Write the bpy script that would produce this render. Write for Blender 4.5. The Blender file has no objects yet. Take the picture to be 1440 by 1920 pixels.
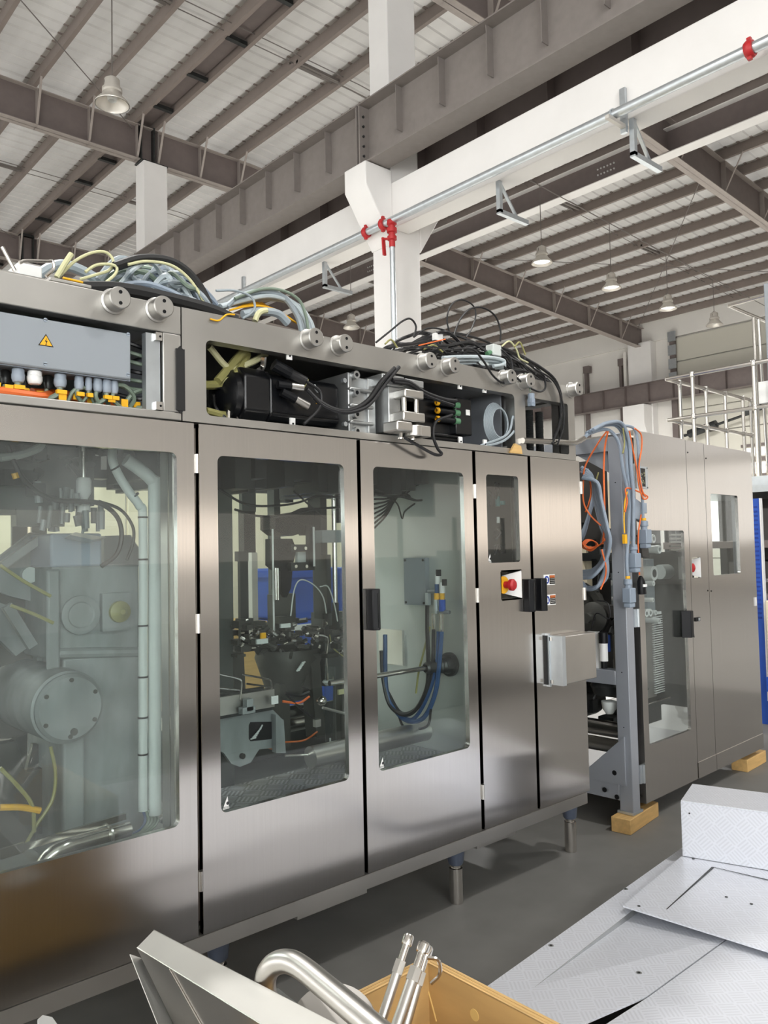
import bpy, bmesh, math, random
from math import sin, cos, pi, radians, sqrt, atan2
from mathutils import Vector, Matrix
random.seed(7)
C = bpy.context.scene.collection
# ------------------------------------------------------------------ camera
CAM_F, CAM_H = 1500.0, 1.55
yaw, pitch, roll = radians(48.26), radians(2.73), radians(-1.18)
cf = Vector((cos(yaw)*cos(pitch), sin(yaw)*cos(pitch), sin(pitch)))
cr = cf.cross(Vector((0, 0, 1))).normalized()
cu = cr.cross(cf)
cr, cu = cos(roll)*cr + sin(roll)*cu, -sin(roll)*cr + cos(roll)*cu
EYE = Vector((0, 0, CAM_H))
cam = bpy.data.cameras.new('camera')
cam.sensor_fit = 'VERTICAL'; cam.sensor_height = 36.0
cam.lens = CAM_F/1920*36.0
cam.clip_start = .05; cam.clip_end = 200
camo = bpy.data.objects.new('camera', cam); C.objects.link(camo)
m = Matrix((cr, cu, -cf)).transposed().to_4x4(); m.translation = EYE
camo.matrix_world = m
bpy.context.scene.camera = camo

def at(px, py, ax, val):
    """where the sight line of a photograph pixel meets the plane axis = val"""
    d = cf + cr*((px-720)/CAM_F) - cu*((py-960)/CAM_F)
    return EYE + d*((val - EYE[ax])/d[ax])
def ay(px, py, Y): return at(px, py, 1, Y)
def axx(px, py, X): return at(px, py, 0, X)
def az(px, py, Z): return at(px, py, 2, Z)

# ------------------------------------------------------------------ world, exposure
sc = bpy.context.scene
w = bpy.data.worlds.new('sky'); sc.world = w; w.use_nodes = True
bg = w.node_tree.nodes['Background']
bg.inputs[0].default_value = (1, .98, .955, 1); bg.inputs[1].default_value = 1.0
vs = sc.view_settings
vs.view_transform = 'Standard'; vs.look = 'None'; vs.gamma = 1.0; vs.use_curve_mapping = False
vs.exposure = -0.42
LAMP_W = 380.0
WINDOW_LIGHT = 3.6        # strength of unseen window panes added out of frame to light the hall
try:
    sc.cycles.max_bounces = 10; sc.cycles.transparent_max_bounces = 16
    sc.cycles.diffuse_bounces = 6; sc.cycles.glossy_bounces = 5
    sc.cycles.sample_clamp_indirect = 8; sc.cycles.caustics_reflective = False
except Exception: pass

# ------------------------------------------------------------------ materials
def srgb(r, g, b):
    f = lambda c: (c/255/12.92) if c/255 <= .04045 else ((c/255+.055)/1.055)**2.4
    return (f(r), f(g), f(b), 1)
def mat(name, col, rough=.5, metal=0., noise=0., nscale=8., emit=None, es=1., bump=0., stretch=None, spec=None, rough_noise=0.):
    mt = bpy.data.materials.new(name); mt.use_nodes = True
    nt = mt.node_tree; b = nt.nodes['Principled BSDF']
    b.inputs['Base Color'].default_value = col
    b.inputs['Roughness'].default_value = rough
    b.inputs['Metallic'].default_value = metal
    if spec is not None: b.inputs['Specular IOR Level'].default_value = spec
    if emit:
        b.inputs['Emission Color'].default_value = emit; b.inputs['Emission Strength'].default_value = es
    if noise or bump or rough_noise:
        tc = nt.nodes.new('ShaderNodeTexCoord'); mp = nt.nodes.new('ShaderNodeMapping')
        mp.inputs['Scale'].default_value = stretch or (1, 1, 1)
        nt.links.new(tc.outputs['Object'], mp.inputs['Vector'])
        n = nt.nodes.new('ShaderNodeTexNoise'); n.inputs['Scale'].default_value = nscale; n.inputs['Detail'].default_value = 5
        nt.links.new(mp.outputs[0], n.inputs['Vector'])
        if noise:
            mr = nt.nodes.new('ShaderNodeMapRange')
            mr.inputs['To Min'].default_value = 1-noise; mr.inputs['To Max'].default_value = 1+noise
            mr.inputs['From Min'].default_value = .25; mr.inputs['From Max'].default_value = .75
            nt.links.new(n.outputs['Fac'], mr.inputs['Value'])
            vm = nt.nodes.new('ShaderNodeVectorMath'); vm.operation = 'SCALE'
            vm.inputs[0].default_value = col[:3]; nt.links.new(mr.outputs[0], vm.inputs['Scale'])
            nt.links.new(vm.outputs[0], b.inputs['Base Color'])
        if rough_noise:
            m2 = nt.nodes.new('ShaderNodeMapRange')
            m2.inputs['To Min'].default_value = rough-rough_noise; m2.inputs['To Max'].default_value = rough+rough_noise
            nt.links.new(n.outputs['Fac'], m2.inputs['Value']); nt.links.new(m2.outputs[0], b.inputs['Roughness'])
        if bump:
            bp = nt.nodes.new('ShaderNodeBump'); bp.inputs['Strength'].default_value = bump; bp.inputs['Distance'].default_value = .01
            nt.links.new(n.outputs['Fac'], bp.inputs['Height']); nt.links.new(bp.outputs[0], b.inputs['Normal'])
    return mt
M = {}
M['concrete'] = mat('concrete floor', srgb(118, 117, 114), .55, 0, .10, 5.0, bump=.03)
M['epoxy'] = mat('light grey floor paint', srgb(218, 217, 213), .4, 0, .04, 2)  # pale surface for the added floor areas that bounce light upward
M['white_paint'] = mat('white paint', srgb(232, 230, 228), .6, 0, .03, 2)
M['cream_wall'] = mat('cream wall panel', srgb(232, 220, 192), .6, 0, .03, 2)
M['wall_white'] = mat('white wall panel', srgb(226, 223, 218), .6, 0, .03, 1)
M['door_panel'] = mat('beige sectional door', srgb(205, 202, 190), .5)
M['steel_grey'] = mat('grey painted steel', srgb(130, 123, 119), .5, 0, .07, 9, bump=.04)
M['steel_mid'] = mat('mid grey painted steel', srgb(158, 149, 143), .5, 0, .06, 9)  # lighter copy of the beam paint: light from below put into colour
M['socket'] = mat('dark blue grey socket', srgb(82, 90, 106), .45, .2)
M['steel_dark'] = mat('dark grey painted steel', srgb(112, 102, 99), .5, 0, .08, 6)
M['purlin'] = mat('purlin steel', srgb(130, 119, 113), .5, 0, .06, 4)
M['deck'] = mat('roof deck', srgb(205, 202, 196), .38, .35, .10, .9, stretch=(1, .35, 1))
def translucent(mt, col, f):
    nt = mt.node_tree; out = nt.nodes['Material Output']; b = nt.nodes['Principled BSDF']
    t = nt.nodes.new('ShaderNodeBsdfTranslucent'); t.inputs[0].default_value = col
    tc = nt.nodes.new('ShaderNodeTexCoord'); mp = nt.nodes.new('ShaderNodeMapping'); mp.inputs['Scale'].default_value = (.9, .16, 1)
    n = nt.nodes.new('ShaderNodeTexNoise'); n.inputs['Scale'].default_value = 1.6; n.inputs['Detail'].default_value = 3
    mr = nt.nodes.new('ShaderNodeMapRange'); mr.inputs['From Min'].default_value = .3; mr.inputs['From Max'].default_value = .7; mr.inputs['To Min'].default_value = .62; mr.inputs['To Max'].default_value = 1.0
    vm = nt.nodes.new('ShaderNodeVectorMath'); vm.operation = 'SCALE'; vm.inputs[0].default_value = col[:3]
    nt.links.new(tc.outputs['Object'], mp.inputs[0]); nt.links.new(mp.outputs[0], n.inputs['Vector']); nt.links.new(n.outputs['Fac'], mr.inputs['Value']); nt.links.new(mr.outputs[0], vm.inputs['Scale']); nt.links.new(vm.outputs[0], t.inputs[0])
    mx = nt.nodes.new('ShaderNodeMixShader'); mx.inputs[0].default_value = f
    nt.links.new(b.outputs[0], mx.inputs[1]); nt.links.new(t.outputs[0], mx.inputs[2]); nt.links.new(mx.outputs[0], out.inputs[0])
translucent(M['deck'], (1, .985, .955, 1), .42)        # translucency added so that sky light brightens the deck
M['galv'] = mat('galvanised steel', srgb(196, 202, 206), .33, .75, .08, 14)
M['lamp_shell'] = mat('lamp reflector', srgb(215, 210, 202), .35, .5)
M['red'] = mat('red paint', srgb(176, 34, 38), .45)
M['rod'] = mat('steel rod', srgb(120, 114, 110), .5, .3)
M['frame'] = mat('blasted stainless', srgb(182, 180, 176), .42, 1., .06, 5, rough_noise=.05)
M['tube'] = mat('polished stainless tube', srgb(214, 210, 204), .2, 1.)
M['satin'] = mat('satin stainless', srgb(205, 202, 197), .34, 1., .05, 6)
M['alu'] = mat('cast aluminium', srgb(176, 178, 178), .38, .8, .10, 20, bump=.06)
M['cast'] = mat('grey cast housing', srgb(142, 146, 147), .55, .1, .38, 5, bump=.05, stretch=(1.6, 1.6, .5))
M['cast_dark'] = mat('dark cast steel', srgb(72, 72, 68), .5, .35, .25, 8)
M['gun'] = mat('gunmetal', srgb(60, 62, 62), .4, .6, .2, 12)
M['sheet'] = mat('stainless sheet', srgb(196, 200, 197), .45, .45, .06, 3)
M['led'] = mat('led tube', (1, 1, 1, 1), .5, emit=(1, .95, .85, 1), es=14)
M['bright_sheet'] = mat('bright folded sheet', srgb(230, 228, 222), .42, .2, .05, 3)  # paler copy of the satin sheet, standing in for light on it
M['creampane'] = mat('cream daylight pane', (.8,.8,.8,1), .5, emit=(1, .96, .90, 1), es=1.15)
M['highpane'] = mat('upper cream daylight pane', (.8,.8,.8,1), .5, emit=(1, .98, .96, 1), es=.72)
M['epoxy_mid'] = mat('mid grey floor paint', srgb(158, 157, 154), .45, 0, .05, 2)
M['inner'] = mat('inner sheet', srgb(90, 94, 92), .45, .6, .15, 4)
M['black'] = mat('black plastic', srgb(15, 16, 19), .45, spec=.25)
M['motor'] = mat('black motor enamel', srgb(14, 15, 18), .28)
M['rubber'] = mat('black rubber', srgb(18, 18, 19), .6)
M['blkcable'] = mat('black cable', srgb(24, 24, 26), .42)
M['greycable'] = mat('grey cable', srgb(150, 160, 166), .5)
M['bluegrey'] = mat('blue grey cable', srgb(138, 150, 164), .5)
M['palecable'] = mat('pale cable', srgb(190, 200, 204), .5)
M['cream'] = mat('cream cable', srgb(205, 203, 160), .5)
M['greencable'] = mat('green grey cable', srgb(120, 135, 120), .5)
M['orange'] = mat('orange cable', srgb(226, 110, 52), .5)
M['yellow'] = mat('yellow plastic', srgb(238, 178, 30), .45)
M['olive'] = mat('olive hose', srgb(150, 146, 92), .35)
M['green'] = mat('green connector', srgb(84, 130, 96), .5)
M['teal'] = mat('teal plastic', srgb(30, 120, 120), .4)
M['blue'] = mat('blue paint', srgb(42, 84, 178), .5, 0, .15, 6)
M['bluehose'] = mat('blue hose', srgb(38, 74, 120), .4)
M['white'] = mat('white plastic', srgb(232, 232, 230), .45)
M['offwhite'] = mat('off white plastic', srgb(200, 205, 202), .5)
M['jbox'] = mat('grey enclosure', srgb(142, 148, 154), .5)
M['gland'] = mat('grey gland', srgb(150, 160, 172), .5)
M['sign_yellow'] = mat('sign yellow', srgb(240, 176, 30), .5)
M['sign_blue'] = mat('sign blue', srgb(30, 62, 150), .5)
M['sign_black'] = mat('sign black', srgb(25, 22, 20), .5)
M['sign_brown'] = mat('sign orange', srgb(176, 92, 40), .5)
M['postgrey'] = mat('grey blue enamel', srgb(152, 156, 163), .42, .25, .05, 4)
M['wood'] = mat('timber', srgb(206, 168, 108), .65, 0, .16, 5, stretch=(1, 9, 9))
M['ply'] = mat('plywood face', srgb(192, 158, 104), .55, 0, .16, 3, stretch=(1, 1, 5))
M['plyedge'] = mat('plywood edge', srgb(204, 170, 116), .65, 0, .25, 14, stretch=(.4, .4, 9))
M['knot'] = mat('wood knot plug', srgb(222, 190, 120), .6)
M['lamp_glow'] = mat('lamp glow', (1, 1, 1, 1), .5, emit=(1, .97, .92, 1), es=3.0)
M['daylight'] = mat('daylight pane', (.8, .8, .8, 1), .5, emit=(.985, 1, 1, 1), es=WINDOW_LIGHT)
M['daylight_high'] = mat('upper daylight pane', (.8, .8, .8, 1), .5, emit=(.985, 1, 1, 1), es=WINDOW_LIGHT*.25)
M['daylight_front'] = mat('front daylight pane', (.8, .8, .8, 1), .5, emit=(.985, 1, 1, 1), es=WINDOW_LIGHT*3.0)
M['farlight'] = mat('far daylight pane', (.8, .8, .8, 1), .5, emit=(1, .97, .98, 1), es=1.6)
M['warmpane'] = mat('warm pane', (.8,.8,.8,1), .5, emit=(1, .86, .72, 1), es=1.5)
M['disc'] = mat('pale plate', srgb(196, 192, 186), .5, .3)
M['plate_dark'] = mat('dark plate', srgb(58, 56, 54), .5)

def brushed(name, col, rough, aniso, streak_axis_scale, tangent):
    mt = mat(name, col, rough, 1.0, .035, 1.0, stretch=streak_axis_scale)
    nt = mt.node_tree; b = nt.nodes['Principled BSDF']
    b.inputs['Anisotropic'].default_value = aniso
    cx = nt.nodes.new('ShaderNodeCombineXYZ')
    for i, v in enumerate(tangent): cx.inputs[i].default_value = v
    nt.links.new(cx.outputs[0], b.inputs['Tangent'])
    # slow unevenness of the sheet
    tc = nt.nodes.new('ShaderNodeTexCoord'); n = nt.nodes.new('ShaderNodeTexNoise')
    n.inputs['Scale'].default_value = 2.2; n.inputs['Detail'].default_value = 1
    nt.links.new(tc.outputs['Object'], n.inputs['Vector'])
    bp = nt.nodes.new('ShaderNodeBump'); bp.inputs['Strength'].default_value = .03; bp.inputs['Distance'].default_value = .02
    nt.links.new(n.outputs['Fac'], bp.inputs['Height']); nt.links.new(bp.outputs[0], b.inputs['Normal'])
    return mt
M['brushed'] = brushed('brushed stainless door', srgb(207, 203, 199), .17, .82, (160, 160, 2), (1, 0, 0))

def glass(name, tint, haze, haze_col=(.75, .78, .76, 1)):
    mt = bpy.data.materials.new(name); mt.use_nodes = True; nt = mt.node_tree; nt.nodes.clear()
    out = nt.nodes.new('ShaderNodeOutputMaterial')
    tr = nt.nodes.new('ShaderNodeBsdfTransparent'); tr.inputs[0].default_value = tint
    gl = nt.nodes.new('ShaderNodeBsdfGlossy'); gl.inputs['Roughness'].default_value = .015
    fr = nt.nodes.new('ShaderNodeFresnel'); ge = nt.nodes.new('ShaderNodeNewGeometry'); io = nt.nodes.new('ShaderNodeMapRange')
    io.inputs['To Min'].default_value = 1.45; io.inputs['To Max'].default_value = 1/1.45      # thin pane: no total reflection at its back face
    nt.links.new(ge.outputs['Backfacing'], io.inputs['Value']); nt.links.new(io.outputs[0], fr.inputs[0])
    mx = nt.nodes.new('ShaderNodeMixShader')
    nt.links.new(fr.outputs[0], mx.inputs[0]); nt.links.new(tr.outputs[0], mx.inputs[1]); nt.links.new(gl.outputs[0], mx.inputs[2])
    last = mx
    if haze:
        df = nt.nodes.new('ShaderNodeBsdfDiffuse'); df.inputs[0].default_value = haze_col
        tc = nt.nodes.new('ShaderNodeTexCoord'); n = nt.nodes.new('ShaderNodeTexNoise'); n.inputs['Scale'].default_value = 5; n.inputs['Detail'].default_value = 8
        nt.links.new(tc.outputs['Object'], n.inputs['Vector'])
        mr = nt.nodes.new('ShaderNodeMapRange'); mr.inputs['From Min'].default_value = .3; mr.inputs['From Max'].default_value = .7
        mr.inputs['To Min'].default_value = haze*.5; mr.inputs['To Max'].default_value = haze*1.5
        nt.links.new(n.outputs['Fac'], mr.inputs['Value'])
        m2 = nt.nodes.new('ShaderNodeMixShader'); nt.links.new(mr.outputs[0], m2.inputs[0])
        nt.links.new(mx.outputs[0], m2.inputs[1]); nt.links.new(df.outputs[0], m2.inputs[2]); last = m2
    nt.links.new(last.outputs[0], out.inputs[0])
    return mt
M['glass_dusty'] = glass('dusty window glass', (.90, .94, .93, 1), .045)
M['glass'] = glass('window glass', (.89, .93, .92, 1), .006)
M['glass_clear'] = glass('clear guard glass', (.87, .9, .895, 1), .02)

def treadplate(name, col, pitch, rough, metal, ang=45, contrast=.9):
    """five bar tread: groups of short raised bars, turned 90 degrees from tile to tile"""
    mt = bpy.data.materials.new(name); mt.use_nodes = True; nt = mt.node_tree; b = nt.nodes['Principled BSDF']
    b.inputs['Roughness'].default_value = rough; b.inputs['Metallic'].default_value = metal
    N = nt.nodes.new; L = nt.links.new
    def math(op, a, c=None):
        n = N('ShaderNodeMath'); n.operation = op
        for i, v in enumerate((a, c)):
            if v is None: continue
            if isinstance(v, (int, float)): n.inputs[i].default_value = v
            else: L(v, n.inputs[i])
        return n.outputs[0]
    uv = N('ShaderNodeUVMap'); uv.uv_map = 'UVMap'
    mp = N('ShaderNodeMapping'); mp.inputs['Scale'].default_value = (1/pitch, 1/pitch, 1); mp.inputs['Rotation'].default_value = (0, 0, radians(ang))
    L(uv.outputs[0], mp.inputs[0]); sp = N('ShaderNodeSeparateXYZ'); L(mp.outputs[0], sp.inputs[0])
    u, v = sp.outputs[0], sp.outputs[1]
    par = math('FLOORED_MODULO', math('ADD', math('FLOOR', u), math('FLOOR', v)), 2)
    fu, fv = math('FRACT', u), math('FRACT', v)
    def mixf(a, c): return math('ADD', math('MULTIPLY', a, math('SUBTRACT', 1, par)), math('MULTIPLY', c, par))
    s, t = mixf(fu, fv), mixf(fv, fu)
    bars = math('SINE', math('MULTIPLY', s, 2*pi*4.5))
    bars = math('GREATER_THAN', bars, .1)
    inside = math('MULTIPLY', math('GREATER_THAN', t, .1), math('LESS_THAN', t, .9))
    h = math('MULTIPLY', bars, inside)
    bp = N('ShaderNodeBump'); bp.inputs['Strength'].default_value = .5; bp.inputs['Distance'].default_value = .004
    L(h, bp.inputs['Height']); L(bp.outputs[0], b.inputs['Normal'])
    mr = N('ShaderNodeMapRange'); mr.inputs['To Min'].default_value = 1; mr.inputs['To Max'].default_value = contrast; L(h, mr.inputs['Value'])
    vm = N('ShaderNodeVectorMath'); vm.operation = 'SCALE'; vm.inputs[0].default_value = col[:3]; L(mr.outputs[0], vm.inputs['Scale'])
    L(vm.outputs[0], b.inputs['Base Color'])
    return mt
M['tread'] = treadplate('aluminium tread plate', srgb(234, 237, 245), .060, .36, .25)
M['tread_dark'] = treadplate('inner tread plate', srgb(92, 94, 95), .075, .45, .4, 45, 2.6)

# ------------------------------------------------------------------ mesh builder
def smooth(pts, n=8):
    pts = [Vector(p) for p in pts]
    if len(pts) < 3: return pts
    P = [pts[0]*2-pts[1]] + pts + [pts[-1]*2-pts[-2]]
    out = []
    for i in range(1, len(P)-2):
        a, b, c, d = P[i-1:i+3]
        for k in range(n):
            t = k/n
            out.append(.5*((2*b)+(c-a)*t+(2*a-5*b+4*c-d)*t*t+(3*b-a-3*c+d)*t**3))
    out.append(pts[-1]); return out
class MB:
    def __init__(s, T=None): s.v = []; s.f = []; s.mi = []; s.cur = 0; s.T = T
    def add(s, vs, fs):
        o = len(s.v); s.v += [Vector(p) for p in vs]
        for f in fs: s.f.append([i+o for i in f]); s.mi.append(s.cur)
        return s
    def use(s, i): s.cur = i; return s
    def box(s, a, b):
        x0, x1 = sorted((a[0], b[0])); y0, y1 = sorted((a[1], b[1])); z0, z1 = sorted((a[2], b[2]))
        return s.add([(x0,y0,z0),(x1,y0,z0),(x1,y1,z0),(x0,y1,z0),(x0,y0,z1),(x1,y0,z1),(x1,y1,z1),(x0,y1,z1)],
                     [(0,3,2,1),(4,5,6,7),(0,1,5,4),(1,2,6,5),(2,3,7,6),(3,0,4,7)])
    def beam(s, p, q, w, h, up=(0,0,1)):
        """bar from p to q, w wide, h high (centred)"""
        p, q = Vector(p), Vector(q); d = (q-p).normalized(); up = Vector(up)
        if abs(d.dot(up)) > .99: up = Vector((1,0,0))
        r = d.cross(up).normalized()*(w/2); u = r.cross(d).normalized()*(h/2)
        vs = [c+a*r+b*u for c in (p, q) for a, b in ((-1,-1),(1,-1),(1,1),(-1,1))]
        return s.add(vs, [(0,1,2,3),(7,6,5,4),(0,4,5,1),(1,5,6,2),(2,6,7,3),(3,7,4,0)])
    def cyl(s, p, q, r, n=14, r2=None):
        p, q = Vector(p), Vector(q); d = (q-p).normalized()
        a = d.orthogonal().normalized(); b = d.cross(a); r2 = r if r2 is None else r2
        vs = []; 
        for c, rr in ((p, r), (q, r2)):
            for k in range(n): t = 2*pi*k/n; vs.append(c+(a*cos(t)+b*sin(t))*rr)
        fs = [(k, (k+1)%n, n+(k+1)%n, n+k) for k in range(n)]
        fs += [tuple(range(n-1,-1,-1)), tuple(range(n, 2*n))]
        return s.add(vs, fs)
    def lathe(s, p, d, prof, n=20):
        """prof: (distance along d, radius)"""
        p = Vector(p); d = Vector(d).normalized(); a = d.orthogonal().normalized(); b = d.cross(a)
        vs = []; fs = []
        for t, r in prof:
            for k in range(n):
                g = 2*pi*k/n; vs.append(p+d*t+(a*cos(g)+b*sin(g))*max(r, 1e-4))
        for i in range(len(prof)-1):
            for k in range(n): fs.append((i*n+k, i*n+(k+1)%n, (i+1)*n+(k+1)%n, (i+1)*n+k))
        return s.add(vs, fs)
    def tube(s, path, r, n=7, cap=True):
        path = [Vector(p) for p in path]
        vs = []; fs = []; d0 = (path[1]-path[0]).normalized(); a = d0.orthogonal().normalized()
        for i, p in enumerate(path):
            d = (path[min(i+1, len(path)-1)]-path[max(i-1, 0)])
            d = d.normalized() if d.length > 1e-9 else d0
            a = (a - d*a.dot(d))
            a = a.normalized() if a.length > 1e-6 else d.orthogonal().normalized()
            b = d.cross(a)
            for k in range(n): t = 2*pi*k/n; vs.append(p+(a*cos(t)+b*sin(t))*r)
        for i in range(len(path)-1):
            for k in range(n): fs.append((i*n+k, i*n+(k+1)%n, (i+1)*n+(k+1)%n, (i+1)*n+k))
        if cap: fs += [tuple(range(n-1,-1,-1)), tuple(range((len(path)-1)*n, len(path)*n))]
        return s.add(vs, fs)
    def prism(s, poly, off):
        """planar polygon (3-D points) pushed along off"""
        n = len(poly); poly = [Vector(p) for p in poly]; off = Vector(off)
        vs = poly + [p+off for p in poly]
        return s.add(vs, [tuple(range(n)), tuple(range(2*n-1, n-1, -1))] + [(k, n+k, n+(k+1)%n, (k+1)%n) for k in range(n)])
    def ring(s, outer, hole, r, y0, y1, seg=5):
        """plate in an x-z plane between y0 (front) and y1 with one round-cornered hole; outer/hole = x0,x1,z0,z1"""
        X0, X1, Z0, Z1 = outer; x0, x1, z0, z1 = hole
        inn = []; out = []
        for (cx, cz, a0, ox, oz) in ((x1-r, z1-r, 0, X1, Z1), (x0+r, z1-r, 90, X0, Z1), (x0+r, z0+r, 180, X0, Z0), (x1-r, z0+r, 270, X1, Z0)):
            for k in range(seg+1):
                t = radians(a0+90*k/seg); inn.append((cx+r*cos(t), cz+r*sin(t)))
                f = k/seg
                px, pz = inn[-1]
                if a0 == 0:   o = (X1, pz) if f < .5 else (px, Z1)
                if a0 == 90:  o = (px, Z1) if f < .5 else (X0, pz)
                if a0 == 180: o = (X0, pz) if f < .5 else (px, Z0)
                if a0 == 270: o = (px, Z0) if f < .5 else (X1, pz)
                if k == seg//2+0 and seg % 2 == 0: o = (ox, oz)
                out.append(o)
        if seg % 2:   # put true corners in
            for q, (ox, oz) in enumerate(((X1, Z1), (X0, Z1), (X0, Z0), (X1, Z0))):
                out[q*(seg+1)+seg//2] = (ox, oz); out[q*(seg+1)+seg//2+1] = (ox, oz)
        n = len(inn)
        vs = [(p[0], y, p[1]) for y in (y0, y1) for L in (out, inn) for p in L]
        fs = []
        for k in range(n):
            j = (k+1) % n
            fs += [(k, j, n+j, n+k), (2*n+j, 2*n+k, 3*n+k, 3*n+j), (n+k, n+j, 3*n+j, 3*n+k), (j, k, 2*n+k, 2*n+j)]
        return s.add(vs, fs)
    def build(s, name, mats, parent=None, label=None, uv=None, flat=False, kind=None):
        me = bpy.data.meshes.new(name)
        T = s.T
        me.from_pydata([tuple(T @ p) if T else tuple(p) for p in s.v], [], s.f)
        if not isinstance(mats, (list, tuple)): mats = [mats]
        for mm in mats: me.materials.append(M[mm] if isinstance(mm, str) else mm)
        me.polygons.foreach_set('material_index', s.mi)
        bm = bmesh.new(); bm.from_mesh(me)
        bmesh.ops.dissolve_degenerate(bm, dist=1e-6, edges=bm.edges[:])
        bmesh.ops.recalc_face_normals(bm, faces=bm.faces[:]); 
        if uv:
            lay = bm.loops.layers.uv.new('UVMap'); U, V = Vector(uv[0]), Vector(uv[1])
            for f in bm.faces:
                nn = f.normal; vertical = len(uv) > 2 and abs(nn.z) < .7
                for l in f.loops:
                    p = l.vert.co
                    if vertical:
                        hz = Vector((-nn.y, nn.x, 0))
                        l[lay].uv = (p.dot(hz), p.z)
                    else: l[lay].uv = (p.dot(U), p.dot(V))
        bm.to_mesh(me); bm.free()
        if not flat:
            me.polygons.foreach_set('use_smooth', [True]*len(me.polygons)); me.set_sharp_from_angle(angle=radians(35))
        o = bpy.data.objects.new(name, me); C.objects.link(o)
        if parent is not None:
            o.parent = parent; o.matrix_parent_inverse = base_inverse(parent)
        if label: o['label'] = label
        if kind: o['kind'] = kind
        return o
def world_of(o):
    mw = o.matrix_basis.copy()
    if o.parent: mw = world_of(o.parent) @ o.matrix_parent_inverse @ mw
    return mw
def base_inverse(o): return world_of(o).inverted()
def thing(name, label, cat, loc, group=None):
    o = bpy.data.objects.new(name, None); C.objects.link(o); o.location = loc
    o.empty_display_size = .1
    o['label'] = label; o['category'] = cat
    if group: o['group'] = group
    return o
def tag(o, label, cat, group=None):
    o['label'] = label; o['category'] = cat
    if group: o['group'] = group
    return o
def struct(o): o['kind'] = 'structure'; return o
def bevel(o, wdt=.003, seg=2):
    md = o.modifiers.new('bevel', 'BEVEL'); md.width = wdt; md.segments = seg; md.limit_method = 'ANGLE'; md.angle_limit = radians(40)
    return o
# ================================================================== the hall
ROWS = (0.5, 8.88, 17.25, 25.6, 34.0)            # column rows along y
def raf_z(x): return 10.70 if x < 11 else 10.70-.055*(x-11)       # underside of the rafters
def deck_z(x): return raf_z(x)+1.06
# floor
mb = MB(); mb.box((-16, -14, -.2), (32, 42, 0)); floor = struct(mb.build('floor', 'concrete'))
mb = MB(); mb.box((-14, -14, 0), (-1.6, 42, .003)); mb.build('painted_bay', 'epoxy', floor)  # unseen pale floor added to bounce light up to the roof
mb = MB(); mb.box((-1.6, 4.6, 0), (29.9, 42, .003)); mb.build('painted_bay', 'epoxy', floor)  # second pale area behind the machines, added for more bounce from below
mb = MB(); mb.box((8.5, -12, 0), (29.9, 4.6, .003)); mb.build('painted_bay', 'epoxy_mid', floor)
# roof deck: ribbed sheeting, ribs run along x
mb = MB(); prof = []
y = -14.0
while y < 42:
    prof += [(y, 0), (y+.24, 0), (y+.26, .035), (y+.30, .035)]; y += .32
xs = (-16, 11, 31)
vs = []; fs = []
for x in xs:
    for (yy, dz) in prof: vs.append((x, yy, deck_z(x)+dz))
n = len(prof)
for i in range(len(xs)-1):
    for k in range(n-1): fs.append((i*n+k, i*n+k+1, (i+1)*n+k+1, (i+1)*n+k))
mb.add(vs, fs)
ceiling = struct(mb.build('ceiling', 'deck', flat=True))
# purlins: Z sections, parts of the ceiling, one mesh shared
def zsec(x0, slope, y0, y1, sgn=1):
    q = MB()
    z0 = 0; h = .26; t = .012; fl = .085
    pts = [(-fl*0, 0), (sgn*fl, 0), (sgn*fl, t), (t*sgn, t), (t*sgn, h-t), (t*sgn, h), (-sgn*fl, h), (-sgn*fl, h-t), (0, h-t)]
    q.prism([(x0+a, y0, b) for a, b in pts], (0, y1-y0, 0)); return q
pur_me = None
purl_x = [7.80-1.12*k for k in range(0, 18)] + [8.32+1.1*k for k in range(0, 20)]
for x in purl_x:
    if pur_me is None:
        o = zsec(0, 0, -14, 42).build('purlin', 'purlin', ceiling, flat=True); pur_me = o
    else:
        o = pur_me.copy(); C.objects.link(o)
    o.location = (x, 0, raf_z(x)+.82)
# gutter strip between the two purlins over the column row, with cross pieces
mb = MB()
for yy in [2.2+1.55*k for k in range(20)]: mb.box((7.86, yy, 11.50), (8.30, yy+.10, 11.58))
mb.build('gutter_cross_piece', 'gun', ceiling, kind='stuff')
mb = MB(); mb.box((7.88, -14, 11.66), (8.28, 42, 11.70)); mb.build('gutter_soffit', 'steel_dark', ceiling)
# sag rods in pairs and their stays
rod_me = None
for yy in (4.6, 12.95, 21.3):
    for dy in (-.14, .14):
        mb = MB(); mb.tube([(x, yy+dy, raf_z(x)+.92) for x in (-12, 11, 29.5)], .011, 5); mb.build('sag_rod', 'rod', ceiling)
for yy in (12.95, 21.3, 4.6):
    for k in (-6, -2, 1, 5, 9, 13):
        x = 8.32+1.1*k if k > 0 else 7.8+1.12*k
        mb = MB(); mb.box((x, yy-.03, raf_z(x)+.86), (x+1.08, yy+.03, raf_z(x)+.92)); mb.box((x, yy+.2, raf_z(x)+.95), (x+1.08, yy+.26, raf_z(x)+1.0))
        mb.build('strut', 'rod', ceiling)
for (xa, ya, xb, yb) in ((-2, 8.9, 7.8, 17.2), (7.8, 8.9, -2, 17.2), (-2, 17.3, 7.8, 25.6), (19, 9, 29.5, 17.2), (29.5, 9, 19, 17.2)):
    mb = MB(); mb.tube([(xa, ya, raf_z(xa)+.70), (xb, yb, raf_z(xb)+.70)], .012, 5); mb.build('tie_rod', 'rod', ceiling)

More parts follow.
